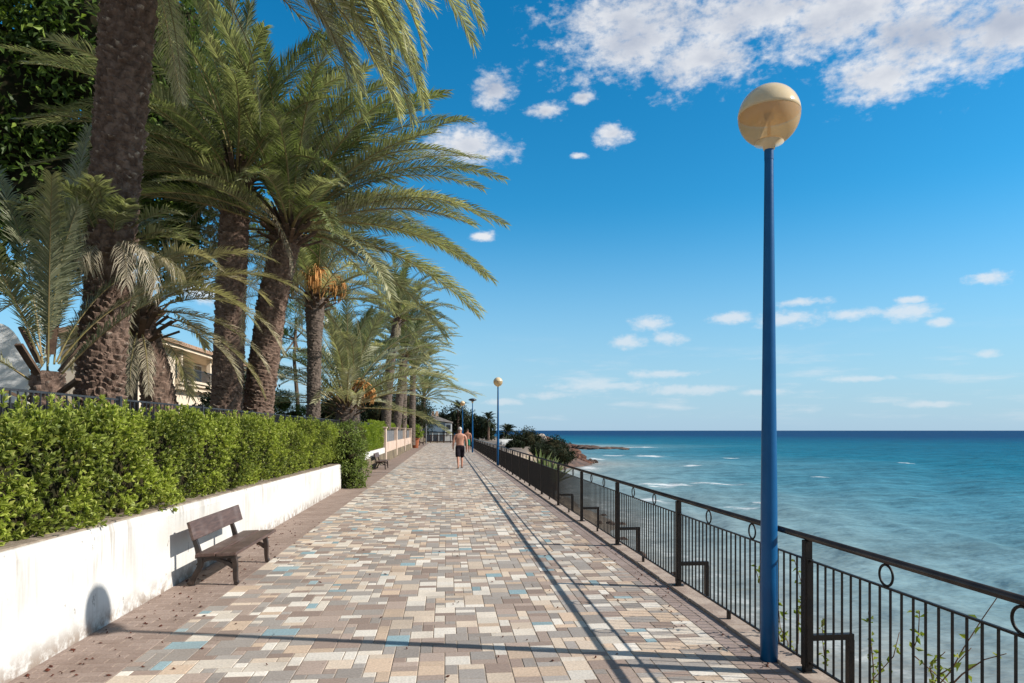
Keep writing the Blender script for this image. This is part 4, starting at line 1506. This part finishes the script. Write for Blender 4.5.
def white_house():
    q = at_y(30, 392, 15.5)
    root = empty('white_house', (q.x, 15.5, .8), R(30))
    tag(root, 'white building with a rounded shoulder at the left edge behind the young palm', 'house')
    top = at_y(12, 322, 15.5).z - .8
    m = MB()
    out = [(0, 0), (.02, top * .55)] + [(-.55 + .57 * math.cos(t), top * .55 + top * .43 * math.sin(t)) for t in np.linspace(.1, math.pi / 2, 10)] + [(-7, top * 1.02), (-7, 0)]
    n = len(out)
    vs = [(x, 0, z) for x, z in out] + [(x, 3.5, z) for x, z in out]
    m.add(vs, [tuple(range(n)), tuple(range(n, 2 * n))[::-1]] + [(i, i + n, (i + 1) % n + n, (i + 1) % n) for i in range(n)])
    m.build('wall', M['white_render'], root)
    r = MB()
    for z in (.55, .95):
        r.box(-1.4, -.12, z + .4, -.35, -.09, z + .43)
    for i in range(8):
        r.box(-1.4 + i * .15 - .01, -.12, .8, -1.4 + i * .15 + .01, -.09, 1.35)
    r.build('window_grille', M['fence_paint'], root)
    w = MB(); w.box(-1.35, -.01, .95, -.4, .02, 1.34); w.build('window', M['dark_opening'], root)
    q = at_y(36, 392, 18.5)
    r2 = empty('outhouse', (q.x, 18.5, .8))
    tag(r2, 'low tan outhouse behind the white building and the young palm', 'shed')
    m = MB(); m.box(-2, 0, 0, .6, 3, 1.55); m.build('wall', M['pink_wall'], r2)
    m = MB(); m.box(-2.1, -.15, 1.553, .75, 3.1, 1.67); m.build('roof', M['roof_grey'], r2)


white_house()


def blue_house():
    q = at_z(425.5, 441.0)
    Yh = 112.0
    l, r_ = at_y(426, 430, Yh).x, at_y(452, 430, Yh).x
    root = empty('beach_house', (l, Yh, 0))
    tag(root, 'small blue grey house with pale gable roof at the end of the promenade', 'house')
    W = r_ - l
    m = MB()
    out = [(0, 0), (W * .73, 0), (W * .73, 3.0), (0, 3.55)]
    prism_yz(m, out, 0, 6)
    m.build('wall', M['house_blue'], root)
    m = MB(); m.box(W * .733, -.1, 0, W, 5, 2.9); m.build('porch_wall', M['white_render'], root)
    m = MB(); m.box(W * .78, -.14, 1.9, W * .95, -.103, 2.6); m.build('window', M['dark_opening'], root)
    m = MB(); m.box(W * .25, -.04, 1.6, W * .42, -.003, 2.8); m.build('window', M['house_blue'], root)
    rf = MB()
    prism_yz(rf, [(-.2, 3.58), (W * 1.04, 2.93), (W * 1.04, 3.08), (W * .35, 4.15), (-.2, 3.95)], -.3, 6.3)
    ro = rf.build('roof', M['roof_grey'], root)
    for x in (.2, .36):
        c = MB(); c.box(W * x, 2, 3.7, W * x + .45, 2.6, 4.9); c.build('chimney', M['roof_tile'], ro)
    p = MB(); p.box(0, -1.6, 1.35, W, -.15, 1.5); p.build('awning', M['fence_cloth'], root)
    for x in np.linspace(.1, W - .1, 5):
        c = MB(); c.box(x - .05, -1.58, 0, x + .05, -1.48, 1.35); c.build('awning_post', M['white_render'], root)


blue_house()


def end_fence():
    root = empty('end_fence', (-3.0, Y1 + .6, 0))
    tag(root, 'dark railing closing the far end of the promenade in front of the blue house', 'fence')
    L = 5.4
    for z in (.15, 1.0):
        m = MB(); m.box(0, -.03, z, L, .03, z + .07); m.build('fence_rail', M['rust_iron'], root)
    for x in np.linspace(0, L, 7):
        m = MB(); m.box(x - .05, -.05, -.1, x + .05, .05, 1.12); m.build('fence_post', M['rust_iron'], root)
    m = MB()
    for x in np.arange(.1, L, .11):
        m.box(x - .015, -.015, .2, x + .015, .015, 1.0)
    m.build('baluster_panel', M['rust_iron'], root)
    t = empty('gate_post', at_z(426, 443.3))
    tag(t, 'slim grey post at the left end of the far railing', 'post')
    m = MB(); m.lathe([(.09, 0), (.08, 3.4), (.0005, 3.42)], 12); m.build('shaft', M['grey_panel'], t)
    m = MB(); m.lathe([(.16, 0), (.16, .05), (.09, .06)], 12); m.build('base_plate', M['grey_panel'], t)


end_fence()


# ------------------------------------------------------------------ headland
RNG = np.random.default_rng(5)
def gz(x, y):
    return ground_z(x, y)


for k, (px, top, Yd, w, lab) in enumerate(((453, 407, 130, 4.2, 'dark tree behind the blue house and the farthest lamp'), (478, 418, 125, 2.6, 'round dark tree to the right of the flat-topped lamp'), (466, 411, 136, 3.0, 'dark tree crown behind the walking men'),
                                           (440, 418, 140, 3.0, 'dark foliage low behind the blue house roof'))):
    b = at_y(px, 436, Yd); b.z = -.2
    zt = at_y(px, top, Yd).z - b.z
    leaf_tree('broadleaf_tree', lab, 'tree', b, [(0, 0, 0), (.05, 0, zt * .3), (0, 0, zt * .5)], .2, [((0, 0, zt * .58), (w * .8, w * .7, zt * .42)), ((-w * .6, 0, zt * .45), (w * .6, w * .6, zt * .33)), ((w * .6, .2, zt * .42), (w * .6, w * .6, zt * .35))], 2600, .5, .24, [M['dark_leaf']], core=.65)
for (px, base_y, top, Yd, L, lab, sd_) in ((488.5, 442, 421, 122, 2.1, 'small dark palm against the sky left of the headland', 41), (507, 446, 434, 88, 1.5, 'short dark palm beside the white steps beyond the railing', 42), (458, 438, 410, 128, 2.4, 'dark palm above the trees behind the walking men', 43)):
    b = at_y(px, base_y, Yd); b.z = gz(b.x, Yd) - .1
    palm(lab, b, at_y(px, top, Yd), .2, .18, 26, L, .5, 26, .07, mats='dark_leaf', dry=.5, seed=sd_, U=12, row=.2, dead=0, stubs=8, group='dark palms on the headland', elr=(80, -35), droop=(45, 80))
for (px, py, Yd, rx, rz, lab) in ((526.5, 441, 76, 1.55, 1.35, 'large dark round bush on the headland beyond the railing, left of two'), (552, 447, 80, 1.7, 1.2, 'dark bush on the headland closest to the red rocks'), (559, 455, 78, 1.6, 1.0, 'low dark scrub between the headland bushes and the sea'),
                                  (541, 452, 72, 1.4, .8, 'low dark scrub filling the dip between the two headland bushes'), (516, 446, 70, .8, .5, 'small dark shrub beside the white steps')):
    c = at_y(px, py, Yd)
    zb = gz(c.x, Yd) - .3
    b = Vector((c.x, Yd, zb))
    hh = c.z - zb
    leaf_tree('headland_bush', lab, 'bush', b, None, 0, [((0, 0, hh), (rx, rx, rz)), ((rx * .6, .3, hh * .75), (rx * .6, rx * .6, rz * .7)), ((-rx * .6, .2, hh * .7), (rx * .6, rx * .6, rz * .7)), ((0, 0, hh * .4), (rx * .9, rx * .8, hh * .5))], 4200, .20, .10, [M['dark_leaf']], group='dark bushes on the headland', core=.75)


def rock(loc, s, m, label, group, seed):
    v, f = ico(3)
    g = np.random.default_rng(seed)
    o = g.random(3) * 50
    n1 = np.array([mnoise.noise(Vector(p * 1.1 + o)) for p in v]); n2 = np.array([abs(mnoise.noise(Vector(p * 2.6 + o))) for p in v])
    v = v * (1 + .45 * n1 - .35 * n2)[:, None] * np.array(s)
    mb = MB(); mb.add(v, f)
    r = mb.build('rock', m)
    r.location = loc
    r.rotation_euler = (0, 0, g.random() * 6.28)
    tag(r, label, 'rock', group)


k = 100
for (px, py, w, h) in ((569, 462, 1.7, 1.3), (577, 462.5, 1.6, 1.1), (573, 457.5, 1.5, 1.2), (582, 463.5, 1.3, .55), (566, 457, 1.2, 1.0), (590, 463.5, .6, .5), (595, 463, .5, .4)):
    q = at_z(px, py, SEA_Z); k += 1
    rock((q.x, q.y, SEA_Z + h * .25), (w, w * .9, h), M['rock_red'] if px < 585 else M['rock_dark'], 'reddish brown boulder at the waterline below the headland bushes' if px < 585 else 'small dark rock awash in front of the red boulders', 'boulders below the headland', k)
for px in (564, 570, 577, 584, 591, 598, 605, 612, 618):
    q = at_z(px, 449.0 + .5 * math.sin(px), SEA_Z); k += 1
    rock((q.x, q.y, SEA_Z), (2.6, 2.4, .95 if px < 592 else .6), M['rock_red'] if px < 584 else M['rock_dark'], 'red brown rock at the root of the spit running into the sea' if px < 584 else 'low dark rock in the spit running out into the sea', 'rocks of the spit', k)
q = at_y(540, 438, 95)
rock((q.x, 95, q.z - .3), (1.0, 1.2, .9), M['rock_pale'], 'pale rock showing between the two dark headland bushes', None, 210)
q = at_y(548, 441, 95)
rock((q.x, 95, q.z - .3), (1.3, 1.2, .9), M['rock_red'], 'red rock just right of the pale rock on the headland', None, 211)
g = np.random.default_rng(8)
for i in range(46):
    y = 4.5 + 40 * g.random() ** 1.3
    x = 3.2 + (shore(y) - 2.6) * (.15 + .85 * g.random())
    s = .10 + .22 * g.random() ** 2
    wet = gz(x, y) < -2.2
    rock((x, y, max(gz(x, y), SEA_Z - .1) + s * .15), (s * 1.3, s, s * .7), M['rock_dark'] if wet or i % 3 == 0 else M['rock_pale'], 'dark wet stone at the water edge below the railing' if wet else ('dark stone on the sandy bank below the railing' if i % 3 == 0 else 'pale stone on the sandy bank below the railing'), 'stones on the bank below the railing', 300 + i)


def white_steps():
    q = at_y(512, 447, 84)
    root = empty('terrace_wall', (q.x - .9, 84, gz(q.x, 84) - .2))
    tag(root, 'low white stepped wall beyond the railing beside the headland bushes', 'wall')
    for i in range(3):
        m = MB(); m.box(-.3 * i, i * .6, 0, 2.2, i * .6 + .597, .35 + .28 * i); m.build('step', M['white_render'], root)


white_steps()


def agave(loc, label, n, L, sd_):
    g = np.random.default_rng(sd_)
    root = empty('agave', loc)
    tag(root, label, 'agave', 'agaves below the railing')
    mb = MB()
    for i in range(n):
        az = i * 2.39996; q = (i + .5) / n
        el = R(86 - 58 * q); ln = L * (.75 + .35 * g.random())
        D = np.array([math.cos(el) * math.sin(az), math.cos(el) * math.cos(az), math.sin(el)])
        Sd = np.array([math.cos(az), -math.sin(az), 0])
        Nn = np.cross(Sd, D)
        vs = []
        for t, w in ((0, .05), (.25, .10), (.55, .085), (.85, .03)):
            c = D * ln * t + np.array([0, 0, -.25 * q * ln * t * t])
            vs += [c - Sd * w + Nn * w * .5, c + Sd * w + Nn * w * .5, c - Nn * .01]
        vs.append(D * ln + np.array([0, 0, -.25 * q * ln]))
        fs = []
        for j in range(3):
            a = j * 3; b = a + 3
            fs += [(a, a + 2, b + 2, b), (a + 2, a + 1, b + 1, b + 2)]
        fs += [(9, 11, 12), (11, 10, 12)]
        mb.add(vs, fs, 0, .3 + .5 * g.random())
    mb.build('leaf_rosette', M['agave'], root, tint=True)
    s = MB(); s.lathe([(.14, -.3), (.12, .05), (.05, .14)], 10); s.build('stem', M['twig'], root)


for (px, py, Yd, L, lab) in ((541, 478, 28, 1.25, 'left pale green agave rising behind the railing'), (549, 482, 27, 1.15, 'middle pale green agave with spread blades behind the railing'), (556, 484, 29, 1.2, 'right pale green agave behind the railing nearest the sea')):
    q = at_y(px, py, Yd)
    agave((q.x, Yd, q.z), lab, 22, L, int(px))


# weeds climbing through the railing
def weed(loc, label, stems, leaves_, cat='weed', lsz=.055):
    root = empty('shore_weed', loc)
    tag(root, label, cat)
    st = MB(); lf = MB()
    for pts in stems:
        st.tube(pts, np.linspace(.007, .0025, len(pts)), 5)
    P = []
    for pts in stems:
        A = np.array(pts, float)
        m = leaves_
        t = .2 + .8 * RNG.random(m)
        idx = t * (len(A) - 1); i0 = np.minimum(idx.astype(int), len(A) - 2)
        P.append(A[i0] + (A[i0 + 1] - A[i0]) * (idx - i0)[:, None] + RNG.normal(size=(m, 3)) * .012)
    P = np.concatenate(P); n = len(P)
    add_leaves(lf, P, rand_dirs(n, -.2) + np.array([.1, -.1, 0]), rand_dirs(n, 1.0), lsz * (.6 + .8 * RNG.random(n)), lsz * .55, np.clip(.4 + .35 * RNG.normal(size=n), 0, 1))
    st.build('stems', M['twig'], root, smooth=True)
    lf.build('leaves', [M['weed_leaf']], root, tint=True)


def wig(a, b, n, j):
    a, b = np.array(a, float), np.array(b, float)
    return [a + (b - a) * t + RNG.normal(size=3) * j * math.sin(math.pi * t) for t in np.linspace(0, 1, n)]


weed((2.85, 5.3, -.6), 'leafy green climbing weed on the railing behind the near lamp post', [wig((0, 0, 0), (-.22, -.35, 1.32), 7, .05), wig((0, .05, 0), (-.25, .25, 1.15), 7, .05), wig((.05, 0, 0), (-.2, .05, .95), 7, .05), wig((.0, -.2, 0), (-.05, -.45, .9), 6, .05)], 46, lsz=.052)
weed((2.92, 4.2, -.45), 'yellow green weed behind the railing right of the near lamp post', [wig((0, 0, 0), (-.25, -.1, 1.0), 7, .05), wig((.1, .0, 0), (-.05, -.3, 1.05), 7, .06), wig((.05, .1, 0), (.1, .1, .8), 6, .06), wig((0, -.2, 0), (.0, -.45, .85), 6, .05)], 34, lsz=.05)
weed((2.95, 4.15, -.65), 'bare brown branch with a few yellow leaves leaning behind the railing at far right', [wig((0, .25, 0), (.1, -.65, 1.45), 9, .02), wig((.05, -.2, .75), (.05, -.75, 1.15), 5, .03), wig((.05, 0, .5), (.3, -.2, 1.0), 5, .03)], 9, lsz=.06)


# dry leaves and berries blown against the wall
def litter():
    g = np.random.default_rng(2)
    mb = MB()
    pts = []
    for i in range(210):
        y = 4.2 + 9 * g.random() ** 1.8
        x = left_edge(y) + .04 + abs(g.normal()) * .38
        pts.append((x, y))
    for i in range(60):
        pts.append((2.40 - abs(g.normal()) * .25, 4.2 + 6 * g.random()))
    for i in range(70):
        pts.append((-2.2 + 4.3 * g.random(), 4.2 + 8 * g.random()))
    for (x, y) in pts:
        a = g.random() * 6.28; l = .010 + .018 * g.random() ** 2; w = l * (.4 + .4 * g.random()); h = .004 + .008 * g.random()
        c, s = math.cos(a), math.sin(a)
        q = [(-l, 0, 0), (0, -w, h * .3), (l, 0, h), (0, w, h * .5), (0, 0, h * 1.6)]
        mb.add([(x + u * c - v * s, y + u * s + v * c, .003 + z) for u, v, z in q], [(0, 1, 4), (1, 2, 4), (2, 3, 4), (3, 0, 4)])
    o = mb.build('fallen_leaves', M['dead_leaf'])
    tag(o, kind='stuff')


litter()


# ------------------------------------------------------------------ people
def skin_mesh(name, verts, edges, radii, m, parent, sub=2):
    me = bpy.data.meshes.new(name)
    me.from_pydata(verts, edges, [])
    o = bpy.data.objects.new(name, me)
    link(o)
    o.modifiers.new('skin', 'SKIN').use_smooth_shade = True
    sv = me.skin_vertices[0].data
    for i, r in enumerate(radii):
        sv[i].radius = r if isinstance(r, tuple) else (r, r)
        sv[i].use_root = i == 0
    o.modifiers.new('sub', 'SUBSURF').levels = sub
    o.modifiers['sub'].render_levels = sub
    dg = bpy.context.evaluated_depsgraph_get()
    ev = bpy.data.meshes.new_from_object(o.evaluated_get(dg))
    o.modifiers.clear()
    old = o.data
    o.data = ev
    bpy.data.meshes.remove(old)
    ev.name = name
    ev.materials.clear(); ev.materials.append(m)
    for p in ev.polygons: p.use_smooth = True
    if parent is not None: o.parent = parent
    return o


def person(loc, rz, scale, label, skin, hair, shorts, top=None, stride=1.0):
    root = empty('person', loc, rz)
    root.scale = (scale,) * 3
    tag(root, label, 'person')
    s = stride
    V = [(0, 0, .95), (0, .01, 1.10), (0, .02, 1.28), (0, .0, 1.43), (0, .01, 1.515), (0, .03, 1.60), (0, .035, 1.69), (0, .02, 1.76)]
    E = [(i, i + 1) for i in range(7)]
    Rr = [(.175, .125), (.17, .12), (.195, .13), (.16, .10), (.066, .068), (.076, .09), (.088, .105), (.062, .078)]
    V.append((0, .135, 1.655)); E.append((6, 8)); Rr.append(.016)             # nose

    def chain(start, pts):
        p = start
        for q, r in pts:
            V.append(q); Rr.append(r); E.append((p, len(V) - 1)); p = len(V) - 1
        return p
    hands = []
    for sx in (-1, 1):
        sw = -sx * .10 * s
        e = chain(3, [((sx * .205, -.005, 1.415), (.072, .072)), ((sx * .255, -.02, 1.29), (.062, .06)), ((sx * .285, -.035, 1.14), .050), ((sx * .290, -.01 + sw * .6, 1.02), .046), ((sx * .288, .03 + sw, .89), .032), ((sx * .284, .05 + sw * 1.2, .82), (.022, .040))])
        hands.append(V[e])
        f = sx * .17 * s
        chain(0, [((sx * .085, 0, .86), (.098, .105)), ((sx * .095, f * .45, .68), (.080, .085)), ((sx * .10, f * .9 + .03, .50), (.058, .060)), ((sx * .10, f * .95 - .03, .36), (.056, .062)), ((sx * .10, f * 1.2 - .06, .09), (.034, .038)), ((sx * .105, f * 1.2 + .02, .035), (.038, .03)), ((sx * .115, f * 1.2 + .13, .025), (.042, .022))])
    body = skin_mesh('body', V, E, Rr, skin, root)
    # five separate fingers joined into the same body mesh
    mb = MB()
    me = body.data
    mb.add([v.co[:] for v in me.vertices], [tuple(p.vertices) for p in me.polygons])
    for (hx, hy, hz), sx in zip(hands, (-1, 1)):
        for k in range(4):
            y = hy - .03 + k * .02
            l = (.060, .072, .075, .066)[k]
            mb.tube([(hx, y, hz + .01), (hx - sx * .006, y + .004, hz - l * .5), (hx - sx * .02, y + .008, hz - l)], [.0095, .009, .007], 6)
        mb.tube([(hx - sx * .005, hy + .03, hz + .03), (hx - sx * .015, hy + .055, hz - .0), (hx - sx * .025, hy + .06, hz - .03)], [.012, .0105, .008], 6)
    for sx in (-1, 1):            # ears
        mb.obox((sx * .083, .03, 1.665), (.010, .004, 0), (0, .018, .004), (0, -.004, .030))
    o2 = mb.build('body', skin, root, smooth=True)
    bpy.data.objects.remove(body)
    # shorts
    f = .17 * s
    sv = [(0, 0, 1.06), (0, 0, .95)]; se = [(0, 1)]; sr = [(.185, .14), (.19, .142)]
    for sx in (-1, 1):
        b = len(sv)
        sv += [(sx * .088, 0, .85), (sx * .098, sx * f * .42, .70), (sx * .102, sx * f * .85 + .02, .47)]
        se += [(1, b), (b, b + 1), (b + 1, b + 2)]
        sr += [(.122, .132), (.112, .12), (.115, .115)]
    skin_mesh('shorts', sv, se, sr, shorts, root)
    if top:
        skin_mesh('vest', [(0, 0, .97), (0, .01, 1.12), (0, .02, 1.29), (0, .0, 1.41)], [(0, 1), (1, 2), (2, 3)], [(.168, .13), (.158, .118), (.178, .128), (.14, .10)], top, root)
    # hair: a cap over the back of the skull
    v, fc = ico(3)
    hv = v * np.array((.086, .104, .098)) + np.array((0, .022, 1.705))
    keep = [q for q in fc if all(hv[i][2] > 1.655 + .5 * max(hv[i][1] - .03, 0) + (.0 if hv[i][1] < .06 else .03) for i in q)]
    h = MB(); h.add(hv, keep); h.build('hair', hair, root, smooth=True)
    for sx in (-1, 1):
        fy = sx * .17 * s * 1.2
        m = MB(); m.obox((sx * .11, fy + .04, .006), (.045, 0, 0), (0, .135, 0), (0, 0, .009)); m.build('sandal', M['sandal'], root, bevel=.006)


person(at_z(460, 468.3), R(4), 1.035, 'bare backed white haired man in black shorts walking away along the promenade', M['skin'], M['white_hair'], M['black_cloth'], None, 1.25)
person(at_z(472.5, 452.3) + Vector((-.38, .3, 0)), R(-3), 1.02, 'person in green clothes walking farther ahead, partly hidden by the white haired man', M['skin_tan'], M['dark_hair'], M['green_cloth'], M['green_cloth'], -.8)
